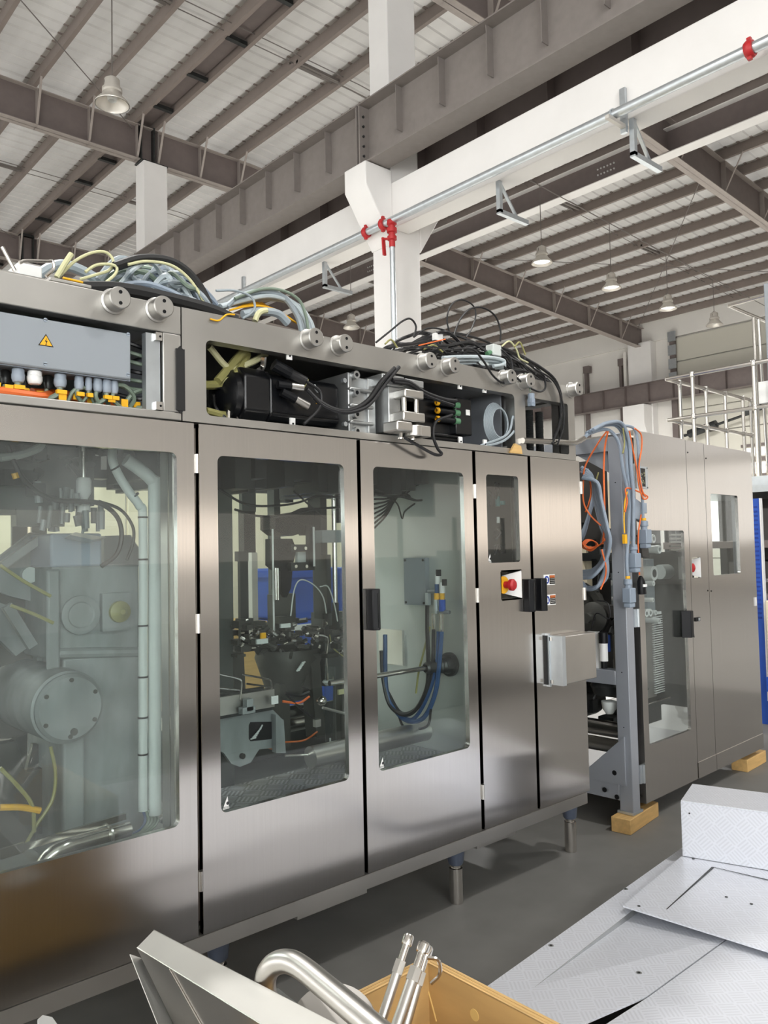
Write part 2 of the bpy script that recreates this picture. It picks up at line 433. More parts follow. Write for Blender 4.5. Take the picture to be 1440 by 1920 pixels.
# rafters (I-beams on the column rows)
def rafter(y, label, x0=-14, x1=29.9, detailed=True):
    t = thing('roof_beam', label, 'roof beam', (x0, y, raf_z(x0)))
    def seg(f, mt, nm):
        q = MB()
        for a, b in ((x0, 11), (11, x1)):
            f(q, a, b)
        q.build(nm, mt, t, flat=True)
    def web(q, a, b): q.prism([(a, y-.006, raf_z(a)), (b, y-.006, raf_z(b)), (b, y-.006, raf_z(b)+.8), (a, y-.006, raf_z(a)+.8)], (0, .012, 0))
    def flange(dz):
        return lambda q, a, b: q.prism([(a, y-.13, raf_z(a)+dz), (b, y-.13, raf_z(b)+dz), (b, y-.13, raf_z(b)+dz+.016), (a, y-.13, raf_z(a)+dz+.016)], (0, .26, 0))
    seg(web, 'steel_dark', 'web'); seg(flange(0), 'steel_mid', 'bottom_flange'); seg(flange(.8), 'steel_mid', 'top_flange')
    for x in purl_x[::1]:
        if not (x0+.2 < x < x1-.2): continue
        k = purl_x.index(x)
        z = raf_z(x)
        if x < 11 or k % 2 == 0:
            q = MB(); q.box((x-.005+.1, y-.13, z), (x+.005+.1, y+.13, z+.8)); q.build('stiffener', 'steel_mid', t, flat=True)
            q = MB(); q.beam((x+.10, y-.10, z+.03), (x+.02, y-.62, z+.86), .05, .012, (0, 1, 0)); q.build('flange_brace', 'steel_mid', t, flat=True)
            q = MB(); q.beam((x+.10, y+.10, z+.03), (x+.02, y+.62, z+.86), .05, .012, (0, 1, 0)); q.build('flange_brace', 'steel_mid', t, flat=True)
    # bolted end plates where the beam lengths meet over the column
    for xx in (7.98, 8.3):
        q = MB(); q.box((xx-.02, y-.14, raf_z(8)), (xx+.02, y+.14, raf_z(8)+.84)); 
        q.build('end_plate', 'gun', t, flat=True)
    return t
rafter(ROWS[1], 'dark steel roof beam over the nearest white column')
rafter(ROWS[2], 'long dark steel roof beam resting on the second white column, reaching the far wall')
rafter(ROWS[3], 'farthest dark steel roof beam, low behind the heap of grey cables')
rafter(ROWS[0], 'steel roof beam nearest the camera, past the top edge')

# jack beam in the right hand bay
def longbeam(nm, label, x, y0, y1, zb, h, fw, mt='steel_dark', stiff=(), part='steel_grey', web_side=-1, cat='steel beam', sthick=.012, swid=None):
    t = thing(nm, label, cat, (x, y0, zb))
    q = MB(); q.box((x-.007, y0, zb), (x+.007, y1, zb+h)); q.build('web', mt, t, flat=True)
    q = MB(); q.box((x-fw/2, y0, zb-.02), (x+fw/2, y1, zb)); q.build('bottom_flange', part, t, flat=True)
    q = MB(); q.box((x-fw/2, y0, zb+h), (x+fw/2, y1, zb+h+.02)); q.build('top_flange', part, t, flat=True)
    sw = swid or fw/2-.01
    for (yy, zz0) in stiff:
        q = MB(); q.box((x-sw, yy-sthick/2, zz0), (x-.007, yy+sthick/2, zb+h)); q.build('stiffener', mt, t, flat=True)
    return t
jb = longbeam('steel_beam', 'dark steel beam under the right hand roof, behind the sprinkler pipe', 16.8, -6, 34, 10.38, .55, .34, part='white_paint')  # white flanges stand in for light from below on the dark steel
for yy in (10.25, 18.9):
    for r_ in range(2):
        q = MB()
        for k in range(6): q.lathe((16.793, yy+.09*k, 10.60+.14*r_), (-1, 0, 0), [(0, .022), (.02, .022), (.03, .01)], 6)
        q.build('bolt_row', 'white', jb)
# crane girders: near one sits on the corbels, in two lengths meeting at the column
CB_X, CB_Z, CB_H = 7.74, 7.28, .90
ys = [5.55+.85*k for k in range(-4, 4)]
cr1 = longbeam('crane_beam', 'grey crane girder with web stiffeners, right of the white corbel', CB_X, -8, 8.86, CB_Z, CB_H, .40, 'steel_grey', [(v, CB_Z+.25) for v in ys if v < 8.6], swid=.13)
cr2 = longbeam('crane_beam', 'grey crane girder with web stiffeners, left of the white corbel', CB_X, 8.90, 17.22, CB_Z, CB_H, .40, 'steel_grey', [(9.75+.85*k, CB_Z+.25) for k in range(9)], swid=.13)
longbeam('crane_beam', 'grey crane girder length farthest away, behind the second white column', CB_X, 17.26, 34, CB_Z, CB_H, .40, 'steel_grey', [(18.1+.85*k, CB_Z+.25) for k in range(16)], swid=.13)
for t, yy in ((cr1, 8.845), (cr2, 8.915)):
    q = MB(); q.box((CB_X-.19, yy-.012, CB_Z-.02), (CB_X+.19, yy+.012, CB_Z+CB_H)); q.build('end_plate', 'steel_grey', t, flat=True)
    q = MB()
    for k in range(5): q.cyl((CB_X-.12, yy-.03, CB_Z+.14+.15*k), (CB_X-.12, yy+.03, CB_Z+.14+.15*k), .02, 6)
    q.build('bolt_row', 'gun', t)
longbeam('crane_beam', 'dark crane girder on the far side of the white columns', 8.88, -8, 34, CB_Z, CB_H, .40, 'steel_dark', [(5.2+1.26*k-9, CB_Z) for k in range(34)], 'steel_dark')
longbeam('crane_beam', 'dark crane girder along the far white wall', 29.25, 2, 40, 7.25, .78, .36, 'steel_dark', [(4.+1.05*k, 7.25) for k in range(32)], 'steel_dark')

# concrete columns
def column(y, label, corbels=True, top=10.66):
    t = thing('column', label, 'column', (8.29, y, 0))
    q = MB(); q.box((8.0, y-.22, 0), (8.58, y+.22, top)); bevel(q.build('shaft', 'white_paint', t), .012)
    q = MB(); q.box((7.96, y-.19, top), (8.62, y+.19, top+.03)); q.build('base_plate', 'gun', t)
    if corbels:
        for s, nm in ((-1, 'corbel'), (1, 'corbel')):
            xo = 8.0 if s < 0 else 8.58; e = xo+s*.52
            q = MB(); q.prism([(xo, y-.245, 6.12), (e, y-.245, 6.90), (e, y-.245, 7.25), (xo, y-.245, 7.25)], (0, .49, 0)); bevel(q.build(nm, 'white_paint', t), .015)
        q = MB(); q.box((7.55, y-.16, 7.25), (7.93, y+.16, 7.262)); q.build('bearing_plate', 'gun', t)
    return t
column(ROWS[1], 'nearest white concrete column carrying the pipe riser and corbel')
column(ROWS[2], 'white concrete column standing behind the left crane girder')
column(ROWS[3], 'farthest white concrete column, hidden low behind the cables')
# concrete beams between the columns
for y0, y1, lab in ((.75, 8.655, 'white concrete beam right of the nearest column, pipe along its face'), (9.105, 17.03, 'white concrete beam left of the nearest column, behind the cables'), (17.47, 25.3, 'white concrete beam beyond the second column')):
    q = MB(); q.box((8.0, y0, 6.36), (8.34, y1, 7.06)); o = bevel(q.build('concrete_beam', 'white_paint'), .012); tag(o, lab, 'beam')
# sprinkler pipe with riser
PX, PZ = 7.78, 6.355
t = thing('sprinkler_pipe', 'galvanised sprinkler pipe with red couplings along the white beam', 'pipe', (PX, 8.6, 0))
q = MB(); q.tube([(PX, .3, PZ), (PX, 17, PZ)], .055, 14); q.build('main_pipe', 'galv', t)
q = MB(); q.tube([(PX, 8.42, PZ-.13), (PX, 8.42, .05)], .04, 12); q.build('riser_pipe', 'galv', t)
def coup(y, r=.075):
    q = MB(); q.lathe((PX, y-.04, PZ), (0, 1, 0), [(0, .056), (0, r), (.025, r+.012), (.055, r+.012), (.08, r), (.08, .056)], 16)
    q.box((PX-.03, y-.02, PZ-r-.035), (PX+.01, y+.02, PZ-r)); q.box((PX-.03, y-.02, PZ+r), (PX+.01, y+.02, PZ+r+.035))
    q.build('coupling', 'red', t)
coup(3.22); coup(8.99); coup(8.60, .08)
q = MB(); q.lathe((PX, 8.42, PZ+.02), (0, 0, -1), [(0, .03), (.02, .07), (.08, .075), (.1, .05), (.13, .05), (.14, .075), (.2, .075), (.21, .05), (.25, .05), (.26, .07), (.31, .07), (.32, .045), (.42, .045)], 14); q.build('valve', 'red', t)
q = MB(); q.beam((PX-.02, 8.59, PZ-.21), (PX-.02, 8.57, PZ-.48), .03, .05); q.beam((PX-.02, 8.59, PZ-.23), (PX-.02, 8.45, PZ-.27), .03, .03); q.build('valve_lever', 'red', t)
for yy in (4.74, 12.6):
    q = MB(); q.tube([(PX+.02, yy, PZ-.07), (PX-.06, yy, PZ-.03), (PX-.062, yy, PZ+.03), (PX, yy, PZ+.07), (PX+.06, yy, PZ+.03)], .008, 6); q.build('pipe_clip', 'galv', t)
# brackets under the concrete beam
def bracket(y, lab, strut=False):
    t = thing('bracket', lab, 'bracket', (8.35, y, 6.36))
    q = MB(); q.beam((8.05, y, 6.36), (8.05, y, 5.94), .06, .06); q.build('hanger', 'galv', t, flat=True)
    q = MB(); q.beam((8.02, y, 5.95), (8.62, y, 5.95), .06, .06); q.build('arm', 'galv', t, flat=True)
    q = MB(); q.beam((8.07, y, 6.34), (8.40, y, 5.97), .04, .02); q.build('brace', 'galv', t, flat=True)
    if strut:
        q = MB(); q.box((7.955, y+.03, 6.2), (7.998, y+.10, 6.72)); q.build('wall_strut', 'galv', t, flat=True)
        q = MB(); q.beam((7.62, y+.06, 6.27), (8.02, y+.06, 6.27), .05, .04); q.build('pipe_arm', 'disc', t, flat=True)
bracket(4.66, 'galvanised bracket with wall strut below the beam, upper right', True)
bracket(6.62, 'galvanised triangular bracket below the beam, second from the right')
bracket(10.38, 'galvanised triangular bracket below the beam, left of the column')
q = MB(); q.box((7.955, 12.75, 6.40), (7.998, 12.82, 6.75)); tag(q.build('pipe_strut', 'galv', flat=True), 'short galvanised strut on the beam left above the cable heap', 'bracket')

# high bay lamps on a wire
def lamp(x, y, z, top, lab, lit=True, hook=True):
    t = thing('pendant_lamp', lab, 'lamp', (x, y, z))
    q = MB(); q.lathe((x, y, z), (0, 0, 1), [(0, .255), (.012, .26), (.05, .235), (.12, .165), (.19, .13), (.195, .125), (.19, .12), (.12, .155), (.05, .225), (0, .245)], 24); q.build('lamp_shade', 'lamp_shell', t)
    q = MB(); q.lathe((x, y, z+.19), (0, 0, 1), [(0, .13), (.02, .15), (.06, .15), (.08, .12), (.20, .115), (.24, .06), (.27, .01)], 18); q.build('ballast_housing', 'lamp_shell', t)
    q = MB(); q.tube([(x, y, z+.45), (x, y, top)], .010, 6); q.build('rod', 'rod', t)
    q = MB(); q.tube(smooth([(x-.10, y, z+.22), (x-.11, y, z+.36), (x, y, z+.46), (x+.11, y, z+.36), (x+.10, y, z+.22)], 4), .008, 5); q.build('hook', 'rod', t)
    q = MB(); q.lathe((x, y, z+.06), (0, 0, 1), [(0, .20 if lit else .06), (.02, .19 if lit else .07), (.08, .08), (.09, .0)], 18); q.build('bulb', 'lamp_glow' if lit else 'white', t)
lamp(4.92, 11.55, 8.42, deck_z(5)+.01, 'white pendant lamp in the left bay, on a long rod', False)
lamp(15.64, 11.6, 8.40, 10.35, 'pendant lamp nearest the column in the row of the right bay')
lamp(18.66, 11.6, 8.40, 10.2, 'second lit pendant lamp of the right bay row')
lamp(21.62, 11.6, 8.40, 10.05, 'third lit pendant lamp of the right bay row')
lamp(24.5, 11.6, 8.42, 9.9, 'farthest dim pendant lamp of the right bay row, above the handrail', False)
lamp(15.5, 18.7, 8.38, deck_z(15.5)+.01, 'pendant lamp seen left of the white column, under the beam', False)
q = MB(); q.tube([(9.0, 11.6, 10.5), (15.64, 11.6, 10.33), (21.6, 11.6, 10.05), (29, 11.6, 9.75)], .013, 5); tag(q.build('lamp_wire', 'rod'), 'thin carrier wire above the row of right bay lamps', 'wire')

# far wall
q = MB(); q.box((30, -14, 0), (30.2, 42, 11.0)); wr = struct(q.build('wall_right', 'wall_white'))
for (za, zb) in ((9.85, 11.0),):
    q = MB(); q.box((29.88, -14, za), (30, 42, zb)); q.build('eave_panel', 'wall_white', wr)
for yy in (20.2, 24.0, 27.8):
    q = MB(); q.box((29.97, yy, 0), (30, yy+.03, 9.2)); q.build('panel_joint', 'disc', wr)
q = MB(); q.box((29.6, 16.7, 0), (30, 17.75, 9.85)); pil = struct(bevel(q.build('trim_1', 'white_paint'), .02))
q = MB(); q.prism([(29.6, 16.75, 5.2), (29.0, 16.75, 6.4), (29.0, 16.75, 7.2), (29.6, 16.75, 7.2)], (0, .95, 0)); q.build('corbel', 'white_paint', pil)
q = MB(); q.cyl((29.7, 17.95, 0), (29.7, 17.95, 9.6), .07); q.build('downpipe', 'wall_white', pil)
for yy in (19.95, 18.23):
    t = thing('wall_post', 'dark upright channel on the far wall, %s' % ('left one' if yy > 19 else 'right one beside the pilaster'), 'post', (29.9, yy, 0))
    q = MB(); q.box((29.78, yy-.06, 0), (29.98, yy+.06, 9.2)); q.build('channel', 'steel_dark', t)
    q = MB(); q.box((29.72, yy-.2, 9.1), (29.98, yy+.08, 9.4)); q.build('head', 'steel_dark', t)
# high sectional door on the far wall
t = thing('sectional_door', 'tall beige sectional door on the far wall above the handrail', 'door', (29.9, 10, 0))
for k in range(10):
    q = MB(); q.box((29.88, 3, .02+.98*k), (29.95, 15.75, .02+.98*k+.95)); bevel(q.build('door_panel', 'door_panel', t), .02)
for yy in (11.6, 12.95, 14.3):
    q = MB(); q.box((29.86, yy, 1.35), (29.885, yy+1.2, 3.3)); q.build('vision_pane', 'farlight', t)
q = MB(); q.box((29.78, 15.75, 0), (29.95, 15.98, 10)); q.build('guide_rail', 'steel_dark', t)
for k in range(4):
    q = MB(); q.box((29.72, 15.70, 8.0+.55*k), (29.78, 16.02, 8.4+.55*k)); q.build('rail_bracket', 'galv', t)
q = MB(); q.cyl((29.4, 15.3, 5.75), (29.4, 12.4, 6.55-.2), .05, 8); q.cyl((29.4, 15.1, 5.8), (29.4, 14.0, 6.05), .16, 10); q.cyl((29.4, 12.9, 6.35), (29.4, 12.3, 6.5), .16, 10); q.build('spring_shaft', 'gun', t)
# bright windows in the lower far wall
t = thing('strip_window', 'two bright window strips low in the far wall, right edge', 'window', (29.8, 12, 4.9))
for za, zb in ((4.75, 5.05), (4.1, 4.5)):
    q = MB(); q.box((29.82, 8, za), (29.86, 13.2, zb)); q.build('pane', 'farlight', t)
q = MB(); q.box((29.80, 7.9, 4.55), (29.87, 13.3, 4.7)); q.box((29.80, 7.9, 4.0), (29.87, 13.3, 4.08)); q.box((29.80, 7.9, 5.1), (29.87, 13.3, 5.2)); q.build('window_frame', 'steel_dark', t)

# walls out of frame: behind the camera and to the left, with unseen windows added to light the hall
wn = [0]
def windows_y(y, x0, x1, z0, z1, nx, nz, wallname, sgn=1, wmat='wall_white'):
    """wall at y with one band of window from z0 to z1 between x0, x1"""
    wn[0] += 1
    q = MB(); q.box((x0, y-.03, z0), (x1, y-.01, z1)); g = struct(q.build('window_%d' % wn[0], 'daylight' if wmat == 'wall_white' else wmat))
    for k in range(nx+1):
        xx = x0+(x1-x0)*k/nx; q = MB(); q.box((xx-.06, y-.02, z0), (xx+.06, y+.06, z1)); q.build('mullion', 'white', g)
    for k in range(nz+1):
        zz = z0+(z1-z0)*k/nz; q = MB(); q.box((x0, y-.02, zz-.05), (x1, y+.06, zz+.05)); q.build('transom', 'white', g)
def windows_x(x, y0, y1, z0, z1, ny, nz, mt='daylight'):
    wn[0] += 1
    q = MB(); q.box((x-.03, y0, z0), (x-.01, y1, z1)); g = struct(q.build('window_%d' % wn[0], mt))
    for k in range(ny+1):
        yy = y0+(y1-y0)*k/ny; q = MB(); q.box((x-.02, yy-.06, z0), (x+.06, yy+.06, z1)); q.build('mullion', 'white', g)
    for k in range(nz+1):
        zz = z0+(z1-z0)*k/nz; q = MB(); q.box((x-.02, y0, zz-.05), (x+.06, y1, zz+.05)); q.build('transom', 'white', g)
q = MB(); q.box((-16, -12.3, 0), (32, -12.05, 12)); struct(q.build('wall_front', 'wall_white'))
q = MB(); q.box((-14.3, -14, 0), (-14.05, 42, 12)); struct(q.build('wall_left', 'wall_white'))
q = MB(); q.box((-16, 40, 0), (32, 40.2, 12)); struct(q.build('wall_back', 'wall_white'))
windows_x(-14.0, -11, 36, .4, 4.6, 20, 3)
windows_x(-14.0, -11, 36, 6.2, 9.6, 20, 2, 'daylight_high')  # upper band added to light columns and girders evenly
# warm low windows in the wall that the doors mirror
wn[0] += 1
q = MB(); q.box((2, -12.03, 1.35), (17, -12.01, 2.5)); q.box((17, -12.03, 1.5), (29, -12.01, 3.5)); g = struct(q.build('window_%d' % wn[0], 'warmpane'))
for k in range(13):
    xx = 2+27*k/12; q = MB(); q.box((xx-.08, -12.02, 1.35), (xx+.08, -11.95, 2.5)); q.build('mullion', 'wall_white', g)

wn[0] += 1
q = MB(); q.box((29.97, -11, 1.6), (29.99, 0, 4.5)); g = struct(q.build('window_%d' % wn[0], 'creampane'))  # unseen cream panes added to brighten the second machine's door reflections
for k in range(6):
    yy = -11+2.2*k; q = MB(); q.box((29.9, yy-.06, 1.6), (29.98, yy+.06, 4.5)); q.build('mullion', 'wall_white', g)
wn[0] += 1
q = MB(); q.box((29.97, -11, 4.8), (29.99, 0, 7.8)); g = struct(q.build('window_%d' % wn[0], 'highpane'))  # upper panes added for the same reflections, higher up
for k in range(6):
    yy = -11+2.2*k; q = MB(); q.box((29.9, yy-.06, 4.8), (29.98, yy+.06, 7.8)); q.build('mullion', 'wall_white', g)
windows_y(-12.0, -13.5, 0, 1.0, 5.0, 6, 3, 'wall_front', wmat='daylight_front')  # added to light the faces turned towards the front wall
windows_y(-12.0, -13.5, 0, 6.2, 9.6, 6, 2, 'wall_front', wmat='daylight_front')
# unseen high bay lamps added to light floor, plates, machine tops and interior
def glow(x, y, watts):
    ld = bpy.data.lights.new('lamp_light', 'AREA'); ld.shape = 'DISK'; ld.size = .44; ld.energy = watts; ld.color = (1, .985, .955)
    lo = bpy.data.objects.new('lamp_light', ld); C.objects.link(lo); lo.location = (x, y, 8.38)
for (x, y) in ((15.64, 11.6), (18.66, 11.6), (21.62, 11.6)): glow(x, y, LAMP_W*3)
def lit(x, y, lab, watts):
    lamp(x, y, 8.4, deck_z(x)+.01, lab); glow(x, y, watts)
for k, (x, y, lab) in enumerate(((4.4, -1.6, 'lit pendant lamp above the frame, right behind the camera'), (12.0, -2.5, 'lit pendant lamp above the frame, far right behind the camera'),
    (.6, 5.2, 'lit pendant lamp above the frame, behind the first machine'), (-3.5, 13.0, 'lit pendant lamp in the left bay, out of the frame, near'), (-3.0, 22.0, 'lit pendant lamp in the left bay, out of the frame, far'))):
    lit(x, y, lab, LAMP_W*(1.6 if y > 3 else 1))
# ================================================================== machine 1: filling machine
FY = 2.35
m1 = thing('filling_machine', 'long stainless machine with glazed doors on stub feet, open at the top', 'machine', (.15, FY, 0))
BX0, BX1, BY1 = .10, 3.43, 4.05
def door(x0, x1, win, mats='brushed', label=None, glassmat='glass', extra=None):
    """door leaf with a round-cornered window; win = x0,x1,z0,z1"""
    q = MB()
    if extra is None: q.ring((x0, x1, .337, 1.977), win, .022, FY, FY+.022, 6)
    else:
        q.ring((x0, x1, 1.455, 1.977), win, .016, FY, FY+.022, 6); q.ring((x0, x1, .337, 1.455), extra, .004, FY, FY+.022, 4)
    d = q.build('door', mats, m1, label)
    g = MB(); g.box((win[0]-.012, FY+.012, win[2]-.012), (win[1]+.012, FY+.016, win[3]+.012)); g.build('window_pane', glassmat, d)
    # folded rim of the leaf, seen at the gaps
    r = MB()
    for xx in (x0, x1):
        s = 1 if xx == x0 else -1
        r.box((xx, FY+.004, .337), (xx+s*.003, FY+.045, 1.977))
    r.build('door_rim', 'tube', d)
    return d
def hinge(d, x, z, h=.062):
    q = MB(); q.cyl((x, FY-.002, z-h/2), (x, FY-.002, z+h/2), .0075, 10); q.box((x-.010, FY+.002, z-h/2), (x+.010, FY+.008, z+h/2))
    for k in (-1, 0, 1): q.cyl((x, FY-.002, z+k*h/3-.001), (x, FY-.002, z+k*h/3+.001), .0079, 10)
    q.build('hinge', 'satin', d)
def handle(d, x0, x1, z0, z1, dep=.045):
    q = MB(); xm = (x0+x1)/2
    q.prism([(x0, FY, z0), (x1, FY, z0), (x1, FY-dep*.55, z0), (xm+.004, FY-dep, z0), (x0+.004, FY-dep*.7, z0)], (0, 0, z1-z0)); bevel(q.build('handle', 'black', d), .003)
    q = MB(); q.box((xm-.003, FY-dep-.001, z0+.01), (xm+.001, FY-dep+.02, z1-.015)); q.build('handle_groove', 'gun', d)
d1 = door(.15, 1.271, (.215, 1.209, .697, 1.877), glassmat='glass_dusty', label='widest stainless door, dusty window')
d2 = door(1.289, 1.962, (1.357, 1.897, .701, 1.877))
d3 = door(1.980, 2.622, (2.044, 2.562, .701, 1.878))
d4 = door(2.643, 3.010, (2.711, 2.936, 1.483, 1.879), extra=(2.797, 2.942, 1.316, 1.443), label='narrow door with a small window and an emergency stop')
q = MB(); q.box((3.031, FY, .337), (3.428, FY+.022, 1.980)); d5 = q.build('door', 'brushed', m1, label='plain narrow door with two stickers and a box')
r = MB(); r.box((3.031, FY+.004, .3), (3.034, FY+.045, 1.98)); r.build('door_rim', 'tube', d5)
for z in (1.845, 1.325, .508): hinge(d2, 1.280, z)
for z in (1.80, 1.345, .50): hinge(d4, 2.633, z)
for z in (1.845, 1.31): hinge(d5, 3.436, z)
handle(d3, 1.996, 2.046, 1.245, 1.402)
handle(d4, 2.95, 3.004, 1.252, 1.402); handle(d5, 3.042, 3.094, 1.250, 1.403)
# emergency stop recess
q = MB(); q.box((2.797, FY+.085, 1.316), (2.942, FY+.09, 1.443)); q.box((2.792, FY, 1.316), (2.797, FY+.09, 1.443)); q.box((2.797, FY, 1.311), (2.942, FY+.09, 1.316)); q.box((2.797, FY, 1.443), (2.942, FY+.09, 1.448)); q.build('stop_recess', 'satin', d4)
q = MB(); q.prism([(2.942, FY+.001, 1.316), (2.942, FY+.001, 1.443), (2.875, FY+.086, 1.415), (2.875, FY+.086, 1.344)], (.004, .004, 0)); q.build('recess_cheek', 'white', d4)
q = MB(); q.cyl((2.848, FY+.05, 1.38), (2.848, FY+.030, 1.38), .040, 20); q.build('stop_collar', 'yellow', d4)
q = MB(); q.lathe((2.858, FY+.03, 1.38), (0.2, -1, 0), [(0, .016), (.022, .016), (.026, .026), (.042, .027), (.050, .020), (.052, 0)], 18); q.build('stop_button', 'red', d4)
# stickers: blue mandatory signs with dark text panels
for zc in (1.392, 1.296):
    q = MB(); q.box((3.106, FY-.0015, zc-.025), (3.194, FY, zc+.025)); q.use(1).cyl((3.128, FY-.0015, zc), (3.128, FY-.0025, zc), .019, 20)
    q.use(2).box((3.150, FY-.0025, zc-.021), (3.192, FY-.001, zc+.021)); q.use(3).box((3.151, FY-.003, zc+.009), (3.191, FY-.001, zc+.021))
    q.use(0)
    if zc > 1.34: q.cyl((3.128, FY-.002, zc+.004), (3.128, FY-.0032, zc+.004), .007, 10); q.box((3.122, FY-.0032, zc-.010), (3.134, FY-.002, zc-.002))
    else: q.box((3.121, FY-.0032, zc-.011), (3.135, FY-.002, zc+.004)); q.box((3.124, FY-.0032, zc+.004), (3.128, FY-.002, zc+.012)); q.box((3.130, FY-.0032, zc+.004), (3.134, FY-.002, zc+.010))
    for k in range(3): q.box((3.154, FY-.003, zc+.003-.008*k), (3.188, FY-.002, zc+.0042-.008*k))
    q.build('safety_sticker', ['white', 'sign_blue', 'sign_black', 'sign_brown'], d5, 'white sticker with a blue disc and dark text panel', flat=True)
# document box on door 5
q = MB(); q.box((3.13, FY-.085, .905), (3.395, FY-.004, 1.128)); bevel(q.build('document_box', 'satin', d5), .004)
q = MB(); q.box((3.112, FY-.09, .900), (3.140, FY-.002, 1.130)); q.box((3.105, FY-.02, .89), (3.118, FY, 1.14)); q.build('box_lid', 'galv', d5)
q = MB(); q.box((3.098, FY-.012, .90), (3.106, FY, 1.13)); q.build('box_seal', 'rubber', d5)
for zz in (.915, 1.115):
    q = MB(); q.cyl((3.110, FY-.03, zz-.008), (3.110, FY-.03, zz+.008), .007, 8); q.build('box_hinge', 'tube', d5)
# marks printed in the corner of the panes
for d, gx, gz in ((d2, 1.372, .716), (d3, 2.058, .716), (d4, 2.722, 1.492)):
    q = MB(); s = .022
    q.prism([(gx, FY+.0112, gz), (gx+s*.9, FY+.0112, gz), (gx+s*.7, FY+.0112, gz+s*1.5)], (0, -.0004, 0))
    q.use(1).cyl((gx+s*.72, FY+.0108, gz+s*.45), (gx+s*.72, FY+.0102, gz+s*.45), s*.25, 10); q.use(0)
    q.box((gx-.002, FY+.0108, gz-.008), (gx+s, FY+.0112, gz-.006)); q.box((gx-.002, FY+.0108, gz-.004), (gx+s, FY+.0112, gz-.002))
    q.build('pane_mark', ['white', 'gun'], d, 'small white triangle mark', flat=True)

# base frame and feet
q = MB(); q.box((BX0, FY-.004, .282), (3.40, FY+.06, .335)); base = q.build('base_rail', 'frame', m1)
for (a, b) in ((1.66, 1.98), (2.60, 2.86)):
    q = MB(); q.box((a, FY+.01, .262), (b, FY+.055, .284)); q.build('base_tab', 'frame', base)
q = MB(); q.box((BX0, 3.95, .282), (3.40, 4.05, .335)); q.box((BX0, FY+.06, .282), (BX0+.08, 3.95, .335)); q.box((3.33, FY+.06, .282), (3.40, 3.95, .335)); q.build('base_rail', 'frame', m1)
for (fx, fy) in ((1.42, 2.49), (2.602, 2.49), (3.50-.05, 2.49), (.3, 2.49), (.3, 3.9), (1.8, 3.9), (3.3, 3.9)):
    q = MB(); q.lathe((fx, fy, 0), (0, 0, 1), [(0, .025), (0, .029), (.005, .030), (.15, .030), (.152, .022), (.19, .022)], 18); ft = q.build('foot', 'tube', m1)
    q = MB(); q.lathe((fx, fy, .165), (0, 0, 1), [(0, .0), (0, .028), (.008, .034), (.06, .040), (.075, .046), (.118, .046), (.118, 0)], 16); q.build('foot_socket', 'socket', ft)
# upper frame (front)
ZT, ZB0, ZO0, ZO1 = 2.362, 1.982, 2.008, 2.262
fr = thing
q = MB()
q.box((BX0, FY, ZO1), (1.228, FY+.05, 2.355)); q.box((.81, FY, 2.355), (.935, FY+.05, 2.366)); q.box((BX0, FY, 2.352), (.80, FY+.05, 2.358))
q.box((BX0, FY, ZB0), (1.228, FY+.05, ZO0)); q.box((1.165, FY+.001, ZO0), (1.228, FY+.05, ZO1)); q.box((BX0, FY, ZO0), (BX0+.06, FY+.05, ZO1))
uf = bevel(q.build('upper_frame', 'frame', m1), .003)
q = MB()
q.ring((1.231, 2.985, ZB0, 2.355), (1.318, 2.925, ZO0, ZO1), .02, FY, FY+.05, 6)
q.ring((2.985, 3.40, ZB0, 2.355), (3.005, 3.345, ZO0, ZO1), .012, FY, FY+.05, 6)
uf2 = q.build('upper_frame', 'frame', m1)
q = MB(); q.box((3.385, FY+.02, ZB0), (3.43, FY+.06, 2.37)); q.box((3.345, FY+.06, ZB0), (3.40, FY+.10, 2.35)); q.build('end_post', 'frame', m1)
q = MB(); q.prism([(3.20, FY+.30, 2.27), (3.40, FY+.30, 2.27), (3.40, FY+.30, 2.02)], (0, .02, 0)); q.build('gusset_plate', 'satin', m1)
q = MB(); q.box((1.208, FY-.006, 2.014), (1.238, FY+.001, 2.215)); q.prism([(1.213, FY-.004, 2.215), (1.233, FY-.004, 2.215), (1.223, FY-.004, 2.225)], (0, .003, 0)); q.prism([(1.213, FY-.004, 2.014), (1.233, FY-.004, 2.014), (1.223, FY-.004, 2.004)], (0, .003, 0)); q.build('rubber_seal', 'rubber', uf)
q = MB(); q.box((1.112, FY+.012, 2.01), (1.160, FY+.04, 2.255)); q.build('side_channel', 'galv', uf)
for (cx, cz) in ((1.150, 2.245), (1.150, 2.022)):
    q = MB(); q.box((cx-.011, FY-.003, cz-.013), (cx+.011, FY+.012, cz+.013)); q.use(1).cyl((cx+.004, FY-.004, cz), (cx+.004, FY+.001, cz), .004, 8); q.build('clip', ['satin', 'black'], uf)
for (px, py) in ((545, 665), (551, 792), (865, 722), (911, 729), (866, 826), (912, 831)):
    p = ay(px, py, FY); q = MB(); q.box((p.x-.011, FY+.006, p.z-.017), (p.x+.011, FY+.013, p.z+.017)); q.use(1).cyl((p.x, FY+.003, p.z-.004), (p.x, FY+.008, p.z-.004), .0035, 8); q.build('clip', ['white', 'black'], uf2)
# round bosses with two bolt holes each
for k, x in enumerate((1.001, 1.143, 1.738, 1.878, 2.329, 2.470, 2.848, 2.984, 3.372)):
    z = 2.328 if k < 8 else 2.335
    q = MB(); q.lathe((x, FY, z), (0, -1, 0), [(0, .040), (.006, .040), (.008, .034), (.052, .034), (.055, .031), (.055, 0)], 24)
    bs = q.build('boss', 'frame', uf if k < 2 else uf2)
    q = MB()
    for dz in (-.017, .017): q.cyl((x, FY-.0545, z+dz), (x, FY-.0562, z+dz), .0058, 10)
    q.build('bolt_hole', 'black', bs)
